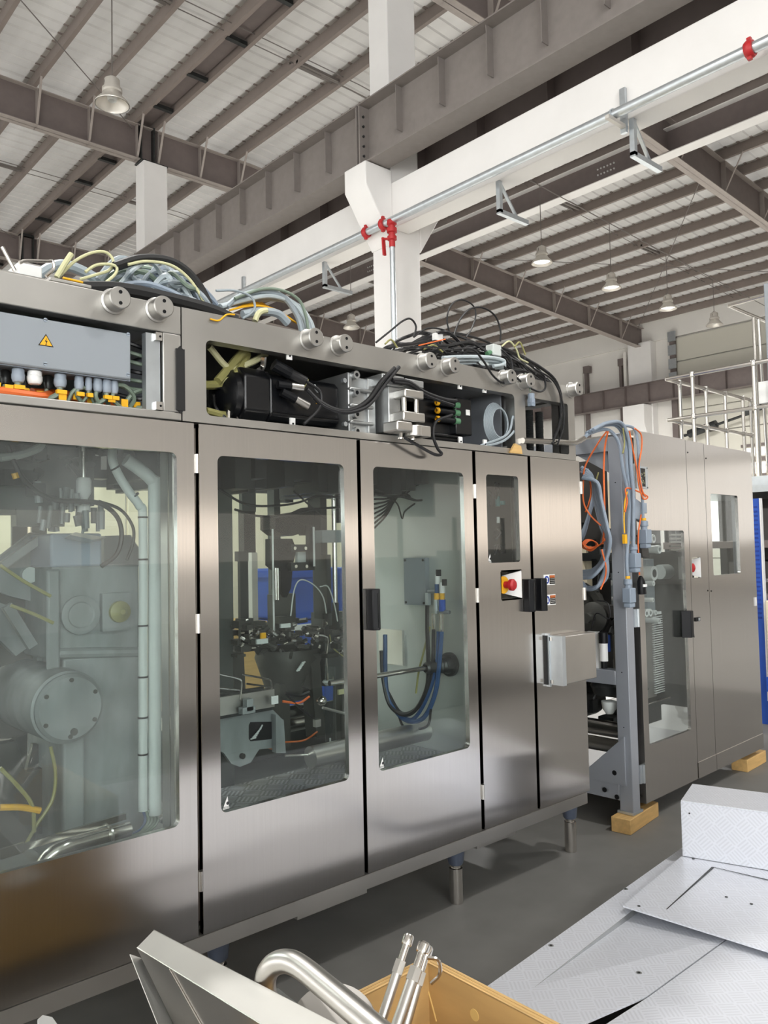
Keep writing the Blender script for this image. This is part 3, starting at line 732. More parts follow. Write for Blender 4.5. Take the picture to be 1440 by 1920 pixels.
# upper frame sides, top rails, back of the top compartments
q = MB(); q.box((BX0, 3.98, ZB0), (3.40, 4.03, 2.35)); q.box((1.19, FY+.05, 2.27), (1.26, 3.98, 2.35)); q.box((2.95, FY+.05, 2.03), (3.0, FY+.12, 2.30)); q.box((3.33, FY+.05, 2.28), (3.40, 3.98, 2.35)); q.box((2.2, FY+.05, 2.30), (2.26, 3.98, 2.35)); q.build('upper_frame', 'frame', m1)
q = MB(); q.box((BX0, FY+.05, 2.286), (3.40, 3.10, 2.296)); q.build('top_tray', 'satin', m1)
q = MB(); q.box((BX0, 3.02, 2.0), (3.40, 3.03, 2.286)); q.build('compartment_back', 'inner', m1)
q = MB(); q.box((BX0, FY+.03, 1.984), (3.40, 3.02, 2.0)); q.build('compartment_floor', 'inner', m1)
for xx in (1.28, 2.93):
    q = MB(); q.box((xx, FY+.09, 2.0), (xx+.01, 3.02, 2.286)); q.build('compartment_wall', 'postgrey', m1)

# ---- junction box in the left compartment
jx0, jx1, jz0, jz1, jy = .42, 1.060, 2.094, 2.240, FY+.005
q = MB(); q.box((jx0, jy, jz0), (jx1, jy+.11, jz1)); jbx = bevel(q.build('junction_box', 'jbox', m1), .006)
q = MB(); q.box((jx0-.002, jy+.012, jz0-.002), (jx1+.002, jy+.016, jz1+.002)); q.build('box_joint', 'gland', jbx)
for (px, py) in ((85, 600), (240, 627), (85, 682), (240, 702)):
    p = ay(px, py, jy); q = MB(); q.cyl((p.x, jy-.002, p.z), (p.x, jy+.002, p.z), .006, 10); q.use(1).box((p.x-.005, jy-.0025, p.z-.001), (p.x+.005, jy-.001, p.z+.001)); q.build('box_screw', ['gland', 'gun'], jbx)
a, b, c = ay(86, 626, jy), ay(71.5, 647.5, jy), ay(100.5, 651, jy)
cx = (a.x+b.x+c.x)/3; b.z = c.z = (b.z+c.z)/2
q = MB(); q.prism([(b.x, jy-.0008, b.z), (c.x, jy-.0008, c.z), (a.x, jy-.0008, a.z)], (0, .001, 0))
def inset(p, f): return (cx+(p.x-cx)*f, jy-.0016, (a.z+2*b.z)/3+(p.z-(a.z+2*b.z)/3)*f)
q.use(1).prism([inset(b, .80), inset(c, .80), inset(a, .80)], (0, .001, 0))
s = (a.z-b.z); zc = b.z
bolt = [(.05, .66), (-.12, .36), (-.01, .36), (-.06, .12), (-.10, .14), (-.035, .03), (.0, .16), (-.035, .14), (.10, .42), (-.02, .42)]
bolt = [(.06, .68), (-.10, .36), (.02, .36), (-.03, .14), (-.07, .15), (-.01, .04), (.05, .17), (.01, .16), (.11, .43), (0, .43)]
q.use(0).prism([(cx+u*s, jy-.0024, zc+v*s) for u, v in bolt], (0, .001, 0))
q.build('warning_sign', ['sign_black', 'sign_yellow'], jbx, 'yellow triangle with a lightning bolt', flat=True)
glands = [(-28, 'gland', .012), (-8, 'gland', .011), (34, 'gland', .017), (65, 'white', .020), (113, 'gland', .017), (148, 'gland', .013), (166, 'gland', .010), (183, 'gland', .013), (200, 'gland', .014), (214, 'gland', .012), (10, 'gun', .013), (90, 'gun', .012), (47, 'gun', .010)]
for i, (px, mt, r) in enumerate(glands):
    yy = jy+.04 if mt != 'gun' else jy+.085
    x = ay(px, 700, yy).x
    q = MB(); q.lathe((x, yy, jz0), (0, 0, -1), [(0, r*.8), (.004, r), (.016, r), (.018, r*1.08), (.030, r*1.08), (.040, r*.85), (.043, r*.5)], 12); q.build('cable_gland', mt, jbx)
    if mt != 'white':
        q = MB(); q.tube(smooth([(x, yy, jz0-.03), (x-.005, yy+.0, jz0-.06), (x+.03*(1 if i % 2 else -1), yy+.02, jz0-.085), (x+.07*(1 if i % 3 else -1), yy+.05, jz0-.082)], 5), r*.5, 6); q.build('cable', 'greencable', jbx)
        if i % 4 != 3:
            q = MB(); q.box((x-r*.8, yy-.014, jz0-.062), (x+r*.9, yy+.002, jz0-.05)); q.build('cable_tag', 'yellow', jbx)
for k in range(9):
    x = .70+.05*k; q = MB(); q.box((x, jy+.03+.02*(k % 3), jz0-.07-.01*(k % 2)), (x+.022, jy+.034+.02*(k % 3), jz0-.052)); q.build('cable_tag', 'yellow', jbx)
# cables seen right of the box
for k in range(9):
    z = 2.24-.022*k
    q = MB(); q.tube(smooth([(.98, FY+.16+.01*k, z), (1.06, FY+.09+.012*k, z-.005-.004*k), (1.12, FY+.07, z-.02-.006*k), (1.19, FY+.09, z-.03)], 5), .0065, 6); q.build('cable', 'greencable' if k % 3 else 'blkcable', uf)
q = MB()
q.tube(smooth([(1.02, FY+.08, 2.02), (1.0, FY+.06, 2.06), (1.05, FY+.05, 2.085), (1.10, FY+.07, 2.05), (1.07, FY+.09, 2.0)], 6), .007, 6)
q.tube(smooth([(.88, FY+.06, 2.005), (.90, FY+.05, 2.05), (.94, FY+.05, 2.06), (.97, FY+.07, 2.02)], 6), .006, 6)
q.tube(smooth([(1.06, FY+.08, 2.01), (1.10, FY+.07, 2.07), (1.17, FY+.08, 2.085)], 6), .008, 6)
q.build('cable', 'greencable', uf)
q = MB(); q.tube(smooth([(.62, FY+.07, 2.03), (.72, FY+.04, 2.02), (.80, FY+.05, 2.02), (.84, FY+.09, 2.035)], 6), .014, 8); q.tube(smooth([(.8, FY+.12, 2.04), (.95, FY+.16, 2.05), (1.15, FY+.14, 2.01)], 6), .018, 8); q.build('corrugated_hose', 'orange', uf)

# ---- middle compartment: motors, gear casting, hoses
p0, p1 = ay(476, 742, 2.55), ay(655, 770, 2.55)
zc = 2.115
def rbody(q, x0, x1, y0, y1, z0, z1, ch):
    ys = [(y0+ch, z0), (y1-ch, z0), (y1, z0+ch), (y1, z1-ch), (y1-ch, z1), (y0+ch, z1), (y0, z1-ch), (y0, z0+ch)]
    q.prism([(x0, a, b) for a, b in ys], (x1-x0, 0, 0))
q = MB(); rbody(q, 1.62, 1.935, 2.42, 2.62, 2.03, 2.205, .02); mot = bevel(q.build('servo_motor', 'motor', m1), .006)
q = MB(); rbody(q, 1.50, 1.61, 2.405, 2.62, 2.02, 2.215, .035); q.lathe((1.50, 2.51, 2.118), (-1, 0, 0), [(0, .10), (.02, .095), (.05, .06), (.06, 0)], 20); rbody(q, 1.61, 1.625, 2.41, 2.615, 2.022, 2.212, .03); bevel(q.build('motor_rear', 'motor', mot), .008)
q = MB(); q.box((1.62, 2.425, 2.045), (1.93, 2.44, 2.052)); q.box((1.62, 2.415, 2.06), (1.93, 2.425, 2.066)); q.build('motor_fin', 'black', mot)
for (pa, pb, r, mt) in (((525, 690), (572, 716), .020, 'blkcable'), ((530, 722), (568, 727), .014, 'satin'), ((538, 740), (578, 762), .015, 'satin'), ((560, 712), (575, 720), .019, 'olive')):
    A, B = ay(*pa, 2.39), ay(*pb, 2.375); q = MB(); q.cyl(A-(B-A)*.25, A+(B-A)*.4, r*1.1, 10); q.build('plug_body', 'black', mot)
    q = MB(); q.cyl(A+(B-A)*.4, B, r, 12); q.build('plug', mt, mot)
# gear casting with bosses
q = MB()
X0, X1 = 1.955, 2.075
q.box((X0+.02, 2.40, 2.005), (X1, 2.60, 2.235)); 
q.box((X0, 2.385, 2.005), (X0+.022, 2.62, 2.245)); q.box((X1-.02, 2.385, 2.0), (X1+.02, 2.62, 2.235))
for zz in (2.05, 2.115, 2.18): q.box((X0, 2.372, zz-.006), (X1, 2.40, zz+.006))
cast = bevel(q.build('gear_casting', 'alu', m1), .004)
for zz in (2.235, 2.165, 2.08, 2.015):
    q = MB(); q.lathe((X0+.03, 2.395, zz), (0, -1, 0), [(0, .016), (.028, .016), (.028, .008), (.01, .008)], 14); q.build('casting_boss', 'alu', cast)
    q = MB(); q.cyl((X0+.03, 2.37, zz), (X0+.03, 2.3665, zz), .008, 10); q.build('bolt_hole', 'black', cast)
for zz in (2.21, 2.04):
    q = MB(); q.cyl((1.94, 2.385, zz), (1.94, 2.40, zz), .010, 6); q.build('bolt', 'galv', cast)
# clamp block with two guide rods
A = ay(692, 690, 2.33); B = ay(778, 808, 2.33)
bx0, bx1 = 2.095, 2.285
q = MB()
q.box((bx0-.02, 2.32, 2.20), (bx0+.10, 2.50, 2.245)); q.box((bx0+.02, 2.33, 2.02), (bx1-.01, 2.5, 2.20)); q.box((bx0+.085, 2.30, 2.205), (bx1, 2.50, 2.235)); q.box((bx0+.08, 2.33, 2.0), (bx1-.012, 2.50, 2.24))
clamp = bevel(q.build('clamp_block', 'alu', m1), .004)
q = MB(); q.box((bx0+.05, 2.265, 2.15), (bx0+.155, 2.34, 2.185)); q.box((bx0+.035, 2.26, 2.055), (bx0+.155, 2.34, 2.095)); bevel(q.build('clamp_jaw', 'satin', clamp), .006)
q = MB(); q.box((bx0-.005, 2.255, 2.012), (bx0+.078, 2.34, 2.052)); bevel(q.build('clamp_foot', 'satin', clamp), .006)
q = MB(); q.lathe((bx0+.118, 2.292, 2.0), (0, 0, 1), [(0, 0), (0, .035), (.045, .035), (.045, 0)], 18); q.box((bx0+.118, 2.26, 2.0), (bx0+.185, 2.34, 2.045)); bevel(q.build('clamp_foot', 'satin', clamp), .004)
for xx in (bx0+.062, bx0+.128):
    q = MB(); q.cyl((xx, 2.285, 2.09), (xx, 2.285, 2.155), .010, 12); q.build('guide_rod', 'tube', clamp)
for xx in (bx0+.04, bx0+.105):
    q = MB(); q.cyl((xx, 2.285, 1.985), (xx, 2.285, 2.01), .008, 6); q.cyl((xx, 2.285, 1.985), (xx, 2.285, 1.99), .012, 12); q.build('bolt', 'tube', clamp)
q = MB(); q.lathe((bx0+.065, 2.40, 2.245), (0, 0, 1), [(0, .010), (.012, .010), (.016, .006), (.017, 0)], 10); q.build('bolt', 'tube', clamp)
# second motor, right
q = MB(); rbody(q, 2.32, 2.66, 2.46, 2.70, 2.02, 2.215, .015); mo2 = bevel(q.build('servo_motor', 'motor', m1), .006)
q = MB(); q.box((2.36, 2.44, 2.045), (2.66, 2.47, 2.06)); q.box((2.60, 2.42, 2.06), (2.705, 2.6, 2.225)); bevel(q.build('terminal_box', 'motor', mo2), .005)
q = MB(); q.box((2.664, 2.417, 2.15), (2.69, 2.421, 2.175)); q.build('motor_label', 'white', mo2)
for zz in (2.19, 2.155, 2.118):
    q = MB(); q.cyl((2.50, 2.43, zz), (2.60, 2.43, zz), .014, 12); q.build('plug_body', 'black', mo2)
    q = MB(); q.cyl((2.595, 2.428, zz), (2.625, 2.428, zz), .0155, 12); q.build('plug', 'green', mo2)
    q = MB(); q.lathe((2.485, 2.43, zz), (1, 0, 0), [(0, .009), (.004, .014), (.014, .014), (.018, .008)], 10); q.build('plug_collar', 'yellow', mo2)
# olive hoses at the left of the opening, chrome pipes
for pts, r, mt, nm in (
    ([(380, 722), (410, 720), (440, 705), (462, 668), (455, 662), (430, 690), (408, 715)], .016, 'olive', 'hose'),
    ([(385, 770), (420, 778), (445, 772)], .014, 'olive', 'hose'), ([(392, 650), (430, 690), (470, 680), (500, 662)], .012, 'cream', 'hose'),
    ([(448, 790), (450, 750), (462, 735), (480, 725)], .016, 'tube', 'chrome_pipe'), ([(428, 790), (430, 740)], .010, 'tube', 'chrome_pipe'), ([(466, 706), (488, 690), (492, 668)], .016, 'tube', 'chrome_pipe'),
    ([(385, 725), (420, 728), (450, 745), (475, 775)], .006, 'blkcable', 'cable'), ([(400, 740), (405, 765), (430, 790)], .006, 'blkcable', 'cable')):
    q = MB(); q.tube(smooth([ay(x, y, 2.46+.02*(i % 2)) for i, (x, y) in enumerate(pts)], 7), r, 8); q.build(nm, mt, uf2)
# motor cables
for pts, r in (([(575, 716), (600, 735), (598, 765), (570, 795)], .006), ([(575, 730), (598, 752), (630, 768), (660, 768), (690, 750), (715, 715), (740, 690)], .0085), ([(588, 745), (610, 763), (650, 773), (690, 760), (722, 720), (748, 688)], .0085),
               ([(735, 712), (765, 716), (795, 735), (830, 748), (855, 752)], .009), ([(738, 716), (770, 722), (800, 742), (850, 760)], .007),
               ([(848, 778), (818, 790), (812, 815), (820, 840), (828, 851), (815, 852), (785, 836), (755, 818)], .0065)):
    q = MB(); q.tube(smooth([ay(x, y, 2.30) for x, y in pts], 7), r, 8); q.build('cable', 'blkcable', uf2)
q = MB(); q.box((1.79, 2.36, 2.10), (1.80, 2.375, 2.115)); q.build('cable_tag', 'yellow', mot)
q = MB(); q.cyl(ay(588, 722, 2.36), ay(597, 735, 2.36), .006, 8); q.build('cable_ferrule', 'galv', mot)
# coil of grey cable and ribbed hoses, right compartment
q = MB()
for k in range(7):
    c = ay(936, 793, 2.38); rr = .062+.004*k
    q.tube([(c.x+.9*rr*cos(t*pi/12+.2*k), 2.375+.005*k, c.z+1.1*rr*sin(t*pi/12+.2*k)) for t in range(25)], .0042, 6, cap=False)
q.build('cable_coil', 'greycable', uf2)
q = MB(); q.tube(smooth([ay(*p, 2.36) for p in ((905, 838), (945, 826), (968, 800), (966, 770))], 6), .006, 6); q.tube(smooth([ay(*p, 2.36) for p in ((900, 836), (950, 815), (962, 780))], 6), .006, 6); q.build('cable', 'greycable', uf2)
q = MB(); p = ay(968, 845, 2.345)
q.prism([(p.x-.05, 2.34, 1.985), (p.x+.04, 2.34, 1.985), (p.x+.025, 2.335, 2.02), (p.x-.02, 2.335, 2.03)], (0, .01, 0)); q.build('glue_lump', 'wood', uf2)
for px in (992, 1011):
    p = ay(px, 790, 2.47); prof = []
    for k in range(36): prof += [(.006*k, .022), (.006*k+.003, .019)]
    q = MB(); q.lathe((p.x, 2.47, 2.23), (0, 0, -1), prof, 14); q.build('ribbed_hose', 'gun', uf2)
q = MB(); q.tube(smooth([ay(*p, 2.34) for p in ((980, 826), (1030, 828), (1075, 830), (1095, 822))], 5), .014, 10); q.build('chrome_pipe', 'tube', uf2)
q = MB(); p = ay(996, 748, 2.33); q.cyl((p.x, 2.33, p.z-.02), (p.x, 2.33, p.z+.025), .016, 10); q.box((p.x-.014, 2.318, p.z-.035), (p.x+.014, 2.342, p.z)); q.build('hanging_plug', 'bluegrey', uf2)
q = MB(); q.tube(smooth([ay(*p, 2.33) for p in ((994, 735), (992, 712), (985, 700))], 5), .004, 6); q.build('cable', 'greencable', uf2)
# ---- inside the machine
iy = 2.7
def part(nm, mt, f, parent=m1, **k):
    q = MB(); f(q); return q.build(nm, mt, parent, **k)
# back of the machine: leaves with windows, posts, floor tread
q = MB()
for a, b in ((.15, 1.27), (1.29, 2.30), (2.32, 3.40)):
    q.ring((a, b, .34, 1.98), (a+.07, b-.07, .62, 1.90), .02, 3.98, 4.0, 6)
bk = q.build('rear_door', 'inner', m1)
q = MB()
for a, b in ((.22, 1.20), (1.36, 2.23), (2.39, 3.33)): q.box((a-.01, 3.985, .61), (b+.01, 3.99, 1.91))
q.build('window_pane', 'glass', bk)
part('floor_tray', 'inner', lambda q: q.box((BX0, FY+.03, .345), (3.4, 3.98, .355)))
for (a, b, z0, z1) in ((1.30, 2.66, .60, .60),):
    q = MB(); q.prism([(a, 2.385, .655), (b, 2.385, .655), (b, 2.50, .62), (a, 2.50, .62)], (0, 0, -.01)); q.prism([(a, 2.50, .62), (b, 2.50, .62), (b, 2.85, .62), (a, 2.85, .62)], (0, 0, -.01)); q.build('tread_step', 'tread_dark', m1, uv=((1, 0, 0), (0, 1, 0)))
part('end_wall', 'inner', lambda q: q.box((3.40, FY+.03, .34), (3.41, 3.98, 1.98)))
part('end_wall', 'inner', lambda q: q.box((BX0, FY+.03, .34), (BX0+.01, 3.98, 1.98)))
# partition between process room and electric cabinet (faces left)
part('partition', 'sheet', lambda q: (q.box((2.70, 2.46, .36), (2.706, 3.32, 1.97)), q.box((2.66, 2.40, .36), (2.703, 2.465, 1.97))))
part('weld_seam', 'white', lambda q: q.tube([(2.698, 2.462, .66), (2.698, 2.462, 1.86)], .003, 5))
def pp(x, y): return axx(x, y, 2.695)
A, B = pp(763, 1046), pp(805, 1135)
pb = part('cover_plate', 'jbox', lambda q: q.box((2.672, min(A.y, B.y), min(A.z, B.z)), (2.70, max(A.y, B.y), max(A.z, B.z))))
for (u, v) in ((.08, .05), (.92, .05), (.08, .95), (.92, .95)):
    yy, zz = A.y+(B.y-A.y)*u, A.z+(B.z-A.z)*v
    part('bolt', 'gun', lambda q: q.cyl((2.672, yy, zz), (2.668, yy, zz), .006, 8), pb)
A, B = pp(712, 1178), pp(758, 1248)
part('access_panel', 'satin', lambda q: q.ring((0, 1, 0, 1), (.1, .9, .1, .9), .05, 0, .1) if False else q.box((2.685, min(A.y, B.y), min(A.z, B.z)), (2.70, max(A.y, B.y), max(A.z, B.z))))
# rod through a rubber boot
c = axx(846, 1245, 2.70)
rb = part('slide_rod', 'tube', lambda q: q.cyl((1.99, c.y, c.z), (2.62, c.y, c.z), .011, 12))
part('rubber_boot', 'gun', lambda q: q.lathe((2.53, c.y, c.z), (1, 0, 0), [(0, .018), (.01, .026), (.05, .026), (.055, .030), (.07, .032), (.08, .027), (.09, .034), (.10, .028), (.11, .036), (.12, .030), (.13, .038), (.145, .042), (.15, .055), (.165, .055), (.165, .0)], 22), rb)
part('bracket_plate', 'cream', lambda q: q.box((2.03, c.y-.01, c.z-.05), (2.13, c.y+.0, c.z-.03)), rb)
# air valves on the partition with blue and black hoses
def vx(x, y, X=2.64): return axx(x, y, X)
va = None
for (x, y0, y1, r, mt) in ((820, 1078, 1095, .012, 'white'), (819, 1095, 1112, .011, 'bluehose'), (819, 1112, 1124, .014, 'yellow'), (818, 1124, 1150, .013, 'galv'), (829, 1092, 1112, .014, 'white'), (829, 1112, 1124, .012, 'yellow'), (829, 1124, 1146, .016, 'blue'), (813, 1150, 1180, .009, 'tube'), (828, 1150, 1184, .012, 'tube'), (822, 1068, 1080, .013, 'black'), (833, 1086, 1098, .012, 'black')):
    a, b = vx(x, y0), vx(x, y1)
    o = part('air_valve' if va is None else 'valve_piece', mt, lambda q: q.cyl(a, (a.x, a.y, b.z), r, 10), m1 if va is None else va)
    if va is None: va = o
part('valve_piece', 'galv', lambda q: (q.cyl(vx(803, 1109), vx(818, 1109), .008, 8), q.cyl(vx(818, 1147), vx(843, 1148), .009, 8), q.box(vx(802, 1112), vx(806, 1135)+Vector((.02, .03, 0)))), va)
for pts, r, mt in (([(801, 1135), (801, 1180), (803, 1240), (800, 1290), (780, 1330), (755, 1340), (730, 1320), (718, 1270), (715, 1220)], .010, 'blkcable'),
                   ([(813, 1180), (812, 1230), (806, 1280), (785, 1325), (752, 1337), (725, 1295)], .009, 'blkcable'), ([(828, 1184), (824, 1240), (816, 1300), (795, 1345), (765, 1352), (740, 1330), (724, 1290), (722, 1190)], .011, 'bluehose'),
                   ([(822, 1184), (818, 1250), (800, 1310), (775, 1348), (750, 1342)], .009, 'bluehose'), ([(806, 1175), (795, 1220), (785, 1260), (780, 1300)], .005, 'olive'), ([(745, 1335), (760, 1365), (800, 1362), (808, 1330)], .006, 'blkcable')):
    q = MB(); q.tube(smooth([vx(x, y, 2.60-.01*k) for k, (x, y) in enumerate(pts)], 6), r, 7); q.build('hose', mt, m1)
part('floor_pipe', 'satin', lambda q: q.cyl((1.99, 2.72, .70), (2.66, 2.72, .70), .045, 16))
# wiring under the ceiling of the third window
for k in range(9):
    pts = [(702, 918+9*k), (725, 925+5*k), (755, 932-2*k), (790, 912-4*k if k % 2 else 938), (845, 938 if k % 2 else 920-6*k)]
    q = MB(); q.tube(smooth([ay(x, y, 2.75+.02*k) for x, y in pts], 6), .005, 6); q.build('cable', 'rubber', m1)
part('cable', 'rubber', lambda q: q.tube(smooth([ay(*p, 2.8) for p in ((725, 930), (745, 945), (754, 972), (760, 958), (785, 940), (800, 938))], 6), .004, 6))
part('junction_block', 'gun', lambda q: q.box(ay(793, 931, 2.85), ay(806, 948, 2.85)+Vector((0, .03, 0))))
q = MB()
random.seed(3)
for k in range(26):
    x = 1.3+.055*k; q.box((x, 2.6+.3*random.random(), 1.80+.06*random.random()), (x+.03+.05*random.random(), 3.0+.2*random.random(), 1.97))
q.build('ceiling_fittings', 'gun', m1, kind='stuff')

# ---- first window: big gearbox, conduits, valve head
Y1 = 2.62
for pts, r in (([(212, 835), (211, 862), (222, 890), (244, 925), (261, 948), (268, 978), (268, 1200), (268, 1520)], .0155), ([(236, 862), (262, 880), (284, 900), (290, 925), (290, 1200), (290, 1527)], .0225)):
    q = MB(); q.tube(smooth([ay(x, y, Y1) for x, y in pts], 8), r, 14); q.build('conduit', 'offwhite', m1)
for (px, py) in ((216, 877), (252, 929), (268, 970), (268, 1049), (268, 1173), (268, 1269), (268, 1345), (268, 1414)):
    c = ay(px, py, Y1); q = MB()
    dd = Vector((0, 0, 1)) if py > 960 else Vector((.55, 0, -.8))
    q.cyl(c-dd.normalized()*.003, c+dd.normalized()*.003, .0175, 14); q.build('cable_tie', 'black', m1)
part('inner_post', 'satin', lambda q: (q.box((ay(314, 1000, 2.45).x, 2.45, .36), (ay(314, 1000, 2.45).x+.004, 2.5, 1.97)), q.box((ay(318, 1000, 2.44).x, 2.42, .36), (ay(318, 1000, 2.44).x+.03, 2.44, 1.97)), q.box((1.235, 2.40, .36), (1.33, 2.46, 1.97))))
# gearbox drum: axis along y, face to the front
gc = ay(133, 1328, 2.85)
gb = part('gearbox', 'cast', lambda q: q.lathe((gc.x, 2.85, gc.z), (0, 1, 0), [(0, 0), (0, .108), (.012, .119), (.02, .1195), (.025, .118), (.03, .127), (.55, .135)], 40))
for k in range(6):
    t = 2*pi*k/6+.5; part('bolt', 'cast_dark', lambda q: q.cyl((gc.x+.098*cos(t), 2.85, gc.z+.098*sin(t)), (gc.x+.098*cos(t), 2.846, gc.z+.098*sin(t)), .008, 8), gb)
part('drain_plug', 'cast_dark', lambda q: q.cyl((gc.x+.01, 2.85, gc.z-.083), (gc.x+.01, 2.845, gc.z-.083), .013, 12), gb)
A, B = ay(118, 1235, 3.0), ay(262, 1560, 3.0)
col = part('casting_column', 'cast', lambda q: (q.box((A.x, 3.0, .40), (B.x+.02, 3.4, A.z)), q.box((A.x-.01, 2.97, .38), (A.x+.07, 3.0, ay(0, 1395, 3.).z)), q.cyl(ay(105, 1225, 3.0), ay(262, 1222, 3.0), .02, 10)))
bevel(col, .01)
A, B = ay(95, 1062, 3.0), ay(262, 1222, 3.0)
up = part('casting_head', 'cast', lambda q: (q.box((A.x, 3.0, B.z), (B.x, 3.4, A.z)), q.box((A.x-.02, 2.98, B.z-.03), (A.x+.03, 3.0, A.z-.01)))); bevel(up, .012)
A, B = ay(95, 1000, 3.0), ay(192, 1062, 3.0)
bevel(part('casting_head', 'bluegrey', lambda q: q.box((A.x, 3.0, B.z), (B.x, 3.3, A.z))), .01)
c = ay(152, 1153, 2.98); part('round_cover', 'cast', lambda q: q.lathe((c.x, 2.99, c.z), (0, -1, 0), [(0, .072), (.012, .072), (.014, .066), (.014, .05), (.010, .045), (.012, 0)], 28))
A, B = ay(190, 1113, 2.98), ay(243, 1180, 2.98)
sq = part('square_cover', 'cast', lambda q: q.box((A.x, 2.97, B.z), (B.x, 2.995, A.z)))
c = ay(226, 1147, 2.96); part('sight_glass', 'olive', lambda q: q.lathe((c.x, 2.97, c.z), (0, -1, 0), [(0, .042), (.012, .040), (.02, .028), (.03, .012), (.034, .010), (.034, 0)], 24), sq)
# side frames of the gearbox (dark plates)
for poly in ([(0, 1046), (62, 998), (118, 1010), (118, 1082), (95, 1092), (70, 1130), (20, 1118), (0, 1110)], [(195, 1005), (245, 1003), (262, 1030), (262, 1062), (195, 1062)], [(0, 1130), (28, 1140), (58, 1210), (30, 1230), (0, 1200)], [(62, 1200), (100, 1160), (118, 1180), (118, 1235), (70, 1240)], [(0, 1395), (30, 1390), (48, 1450), (115, 1430), (115, 1560), (0, 1570)]):
    part('side_frame', 'cast' if poly[0][1] < 1300 else 'cast_dark', lambda q: q.prism([ay(x, y, 3.22) for x, y in poly], (0, .05, 0)))
c = ay(52, 1078, 3.2); part('round_cover', 'offwhite', lambda q: q.cyl((c.x, 3.2, c.z), (c.x, 3.17, c.z), .030, 20))
part('support_leg', 'cast', lambda q: (q.beam(ay(5, 1060, 3.15), ay(72, 1012, 3.15), .03, .03), q.beam(ay(12, 1135, 3.12), ay(60, 1212, 3.12), .035, .035), q.beam(ay(52, 975, 3.1), ay(64, 915, 3.1), .02, .02)))
# valve head
c = ay(157, 910, 2.9)
vh = part('valve_actuator', 'white', lambda q: q.lathe((c.x, 2.9, ay(157, 896, 2.9).z), (0, 0, -1), [(0, 0), (0, .022), (.01, .027), (.055, .027), (.075, .016), (.08, .012), (.09, .012), (.092, .022), (.125, .024), (.13, .0)], 20))
part('actuator_rod', 'tube', lambda q: q.cyl((c.x, 2.9, 1.97), (c.x, 2.9, ay(157, 896, 2.9).z), .008, 10), vh)
part('valve_base', 'satin', lambda q: q.prism([ay(132, 1003, 2.9), ay(174, 1012, 2.9), ay(200, 1008, 2.9), ay(140, 998, 2.9)], (0, .06, -.01)), vh)
random.seed(5)
q = MB()
for k in range(34):
    x = random.uniform(72, 192); y = random.uniform(940, 1000); p = ay(x, y, 2.85+.25*random.random()); r = random.uniform(.005, .014)
    q.cyl(p, p+Vector((random.uniform(-.01, .01), 0, random.uniform(.03, .09))), r, 8)
q.build('valve_fittings', 'cast', m1, kind='stuff')
q = MB()
for k in range(46):
    x = random.uniform(0, 262); y = random.uniform(832, 938 if x < 230 else 870); p = ay(x, y, 2.85+.35*random.random())
    if random.random() < .5: q.box(p, p+Vector((random.uniform(.02, .10), .08, random.uniform(.02, .07))))
    else: q.cyl(p, p+Vector((random.uniform(-.08, .08), .03, random.uniform(-.05, .05))), random.uniform(.008, .022), 8)
q.build('pipework', 'gun', m1, kind='stuff')
part('manifold', 'inner', lambda q: (q.box((.4, 3.0, 1.74), (1.2, 3.5, 1.97)), q.box((.5, 2.95, 1.70), (1.02, 3.0, 1.80)), q.box((.9, 2.94, 1.66), (1.06, 3.0, 1.72))))
for pts, r, mt in (([(15, 835), (28, 870), (50, 905), (95, 935), (150, 940), (190, 945), (220, 970), (228, 1005), (218, 1040), (190, 1062)], .009, 'blkcable'), ([(185, 940), (225, 955), (248, 985), (250, 1015), (238, 1050)], .006, 'gun'), ([(0, 858), (40, 852), (72, 840), (80, 828)], .014, 'offwhite'),
                   ([(0, 1060), (45, 1090), (95, 1118)], .006, 'olive'), ([(20, 1135), (60, 1150), (100, 1168)], .006, 'olive'), ([(0, 1440), (30, 1470), (60, 1510), (64, 1560)], .007, 'olive'), ([(95, 1400), (104, 1450), (98, 1500), (70, 1545), (50, 1580)], .006, 'olive'), ([(0, 1514), (40, 1514), (75, 1520)], .011, 'yellow')):
    q = MB(); q.tube(smooth([ay(x, y, 2.82) for x, y in pts], 6), r, 8); q.build('hose', mt, m1)
p = ay(27, 887, 2.81); part('hose_tag', 'yellow', lambda q: q.cyl(p, p+Vector((.006, 0, -.018)), .011, 8))
part('drain_rail', 'tube', lambda q: (q.beam(ay(45, 1588, 2.55), ay(235, 1530, 2.55), .012, .02), q.beam(ay(0, 1602, 2.55), ay(45, 1588, 2.55), .008, .03)))
part('drain_pipe', 'tube', lambda q: q.tube(smooth([ay(70, 1650, 2.5), ay(90, 1612, 2.5), ay(120, 1590, 2.5), ay(160, 1578, 2.52), ay(240, 1555, 2.55)], 6), .026, 14))
part('pipe_collar', 'satin', lambda q: q.cyl(ay(204, 1566, 2.53), ay(208, 1565, 2.53), .029, 14))
for k in range(5):
    q = MB(); q.tube(smooth([ay(268+5*k, 1518, Y1), ay(272+6*k, 1538, Y1), ay(262+5*k, 1556, Y1-.02), ay(240+3*k, 1566, Y1-.02)], 5), .005, 6); q.build('cable', 'greencable' if k else 'bluehose', m1)
